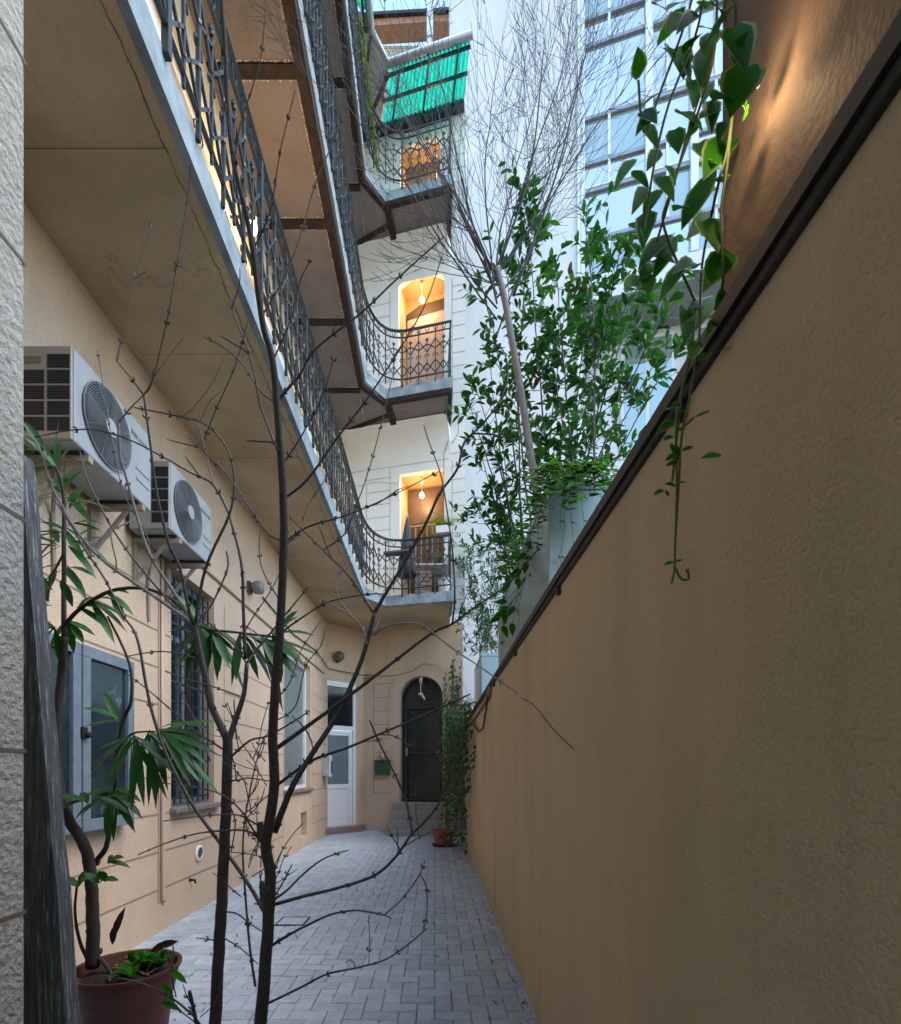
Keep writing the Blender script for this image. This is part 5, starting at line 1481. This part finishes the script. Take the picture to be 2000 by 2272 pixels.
for k in range(46):
    z = random.uniform(5.7,6.75); a = random.uniform(0,6.28); leaf(m, Vector((.01,10.7,z)), Vector((math.cos(a),math.sin(a),.5)), random.uniform(.22,.36), .020, (0,0,1), .9, .2)
m.build('leaves', leafmat('spear_leaf', (.10,.13,.05), (.20,.20,.10), .5), t)
t = thing('balcony_flowerpots', (.1,10.2,5.43), 'two little potted plants on the balcony table', 'plant')
for x in (-.12,.12):
    m = MB(); m.lathe([(.045,0),(.06,.10),(.052,.10),(.001,.085)], (x,10.25,5.43), 14); m.build('pot', terracotta, t)
    m = MB()
    for k in range(22): leaf(m, Vector((x,10.25,5.53)), rv()+Vector((0,0,1.0)), .12, .022, (0,0,1), .4)
    m.build('leaves', shrub_leaf, t)
t = thing('hanging_garland', (-1.25,9.25,13.6), 'yellow green trailing plant on the railing of the top gallery', 'plant')
m = MB(); pts = [Vector((-1.22,8.55,13.72)),Vector((-1.2,8.9,13.7)),Vector((-1.18,9.3,13.5)),Vector((-1.12,9.6,13.1)),Vector((-1.08,9.75,12.75))]
sp = smooth_pts(pts,8); m.tube(sp,.012,5); m.build('stem', greenstem, t)
m = MB()
for q in sp:
    for k in range(7): leaf(m, q+rv(.02), rv()+Vector((0,-.3,-.3)), .06, .025, (0,0,1), .2)
m.build('leaves', fern_leaf, t)

# ------------------------------------------------------------------ neighbours
fw = thing('white_firewall', (2,12.8,0), 'tall blank white rendered wall of the neighbouring house', 'building')
m = MB(); m.box(.36, 3.52, 12.6, 13.2, 0, 27); m.build('wall', white_paint, fw)
m = MB(); m.box(3.46, 3.56, 12.54, 12.6, 2, 27); m.build('corner_trim', alu_light, fw)
gb = thing('glass_building', (5.5,12.5,0), 'white modern building with a grid of glazed windows behind the shrub', 'building')
gt = Vector((.966,-.259,0)); gn = Vector((-.259,-.966,0)); GO = Vector((3.56,12.58,0))
G = lambda s, z, d=0: GO + gt*s + gn*d + Vector((0,0,z))
def fbox(m, s0, s1, z0, z1, d0, d1):
    vs = [G(s,z,d) for s,z,d in ((s0,z0,d0),(s1,z0,d0),(s1,z0,d1),(s0,z0,d1),(s0,z1,d0),(s1,z1,d0),(s1,z1,d1),(s0,z1,d1))]
    m.add(vs, [(0,3,2,1),(4,5,6,7),(0,1,5,4),(1,2,6,5),(2,3,7,6),(3,0,4,7)])
m = MB(); fbox(m, 0, 7, 12.7, 27, -6, -.12); fbox(m, -.0, 7, 0, 12.7, -6, -1.2); m.build('body', tile_white, gb)
m = MB(); fbox(m, 0, 7, 12.68, 13.28, -.119, .06); m.build('tiled_band', tile_white, gb)
m = MB(); fbox(m, 0, 7, 12.66, 12.679, -1.3, .05); m.build('soffit', grey_soffit, gb)
rows = [13.30, 14.25, 15.43, 16.10, 17.20, 18.96, 19.62, 21.1, 22.6, 24.2, 26]
cols = [0, 1.53, 2.50, 3.6, 4.7, 5.8, 6.9]
m = MB()
for z in rows: fbox(m, .0, 6.95, z-.04, z+.04, -.10, -.02)
m.build('transom_bars', alu, gb)
m = MB()
for s_ in cols: fbox(m, s_-.08 if s_ else 0, s_+.08, 13.3, 26, -.11, .07)
m.build('mullions', alu_light, gb)
random.seed(2)
for i, (a, b) in enumerate(zip(cols, cols[1:])):
    for j, (c, d) in enumerate(zip(rows, rows[1:])):
        if i > 3 and j > 5: continue
        m = MB(); fbox(m, a+.08, b-.08, c+.05, d-.05, -.09, -.08)
        tl = random.uniform(-.012,.012); tz = random.uniform(-.012,.012)
        m.v = [(v[0]+tl*(v[2]-c), v[1]+tz*(v[2]-c), v[2]) for v in m.v]
        pn = m.build('window', facade_green if random.random() < .3 else facade_pane, gb)
        if (i+j) % 3 != 1:
            m = MB(); sm_ = a+(b-a)*.42; fbox(m, sm_-.03, sm_+.03, c+.05, d-.05, -.08, -.01)
            if j in (2,4): fbox(m, a+.1, b-.1, c+.07, c+.11, -.08, -.03)
            m.build('frame', alu_light, pn)
for s0 in (1.0, 2.6):
    m = MB(); fbox(m, s0, s0+1.3, 9.6, 12.5, -1.199, -1.12); o = m.build('window', alu_light, gb)
    m = MB(); fbox(m, s0+.09, s0+.6, 9.7, 12.4, -1.119, -1.11); fbox(m, s0+.7, s0+1.21, 9.7, 12.4, -1.119, -1.11); m.build('pane', facade_green, o)
bb = thing('brick_building', (-1,16,0), 'distant brick gable building with an orange eave against the sky', 'building')
bz = H+1541*16/F; 
m = MB(); m.box(-2.05, .62, 16, 19, 0, bz+.95); m.build('wall', brick, bb)
m = MB()
m.add([(-2.10,15.98,bz+.93),(.60,15.98,bz+1.10),(.60,15.98,bz+1.46),(-2.10,15.98,bz+1.29),(-2.10,15.62,bz+1.02),(.60,15.62,bz+1.19),(.60,15.62,bz+1.40),(-2.10,15.62,bz+1.23)],[(4,5,6,7),(0,4,7,3),(1,2,6,5),(3,7,6,2),(0,1,5,4)])
m.build('orange_eave', mat('orange_eave_tile', (.55,.26,.15), .8, .3, 6), bb)
m = MB(); m.bar((-2.2,15.58,bz+1.26),(.66,15.58,bz+1.43),.10,.09); m.bar((-2.12,15.9,20),(-2.12,15.9,bz+1.2),.07); m.build('gutter', flash, bb)
t = thing('flue_pipe', (-.13,14,14), 'white metal flue pipe rising beyond the green canopy', 'pipe')
m = MB(); m.tube([(-.13,14,12),(-.13,14,25)], .085, 14); m.build('pipe', mat('white_flue', (.78,.8,.84), .5, .1, 3, spot=.3, spotcol=(.3,.3,.32)), t, smooth=True)
m = MB()
for z in (17.5,19.3,21.1): m.lathe([(.095,0),(.095,.05)], (-.13,14,z), 14)
m.build('collars', alu, t)
t = thing('roof_finial', (-1.52,15.8,24.6), 'thin pole with a small pale ball on the distant roof', 'antenna')
m = MB(); m.tube([(-1.50,15.66,bz+1.3),(-1.51,15.66,bz+1.85)], .014, 5); m.build('pole', flash, t)
m = MB(); m.ball((-1.51,15.66,bz+1.92), .07, 6); m.build('ball', mat('pale_ball', (.6,.55,.45), .5), t)
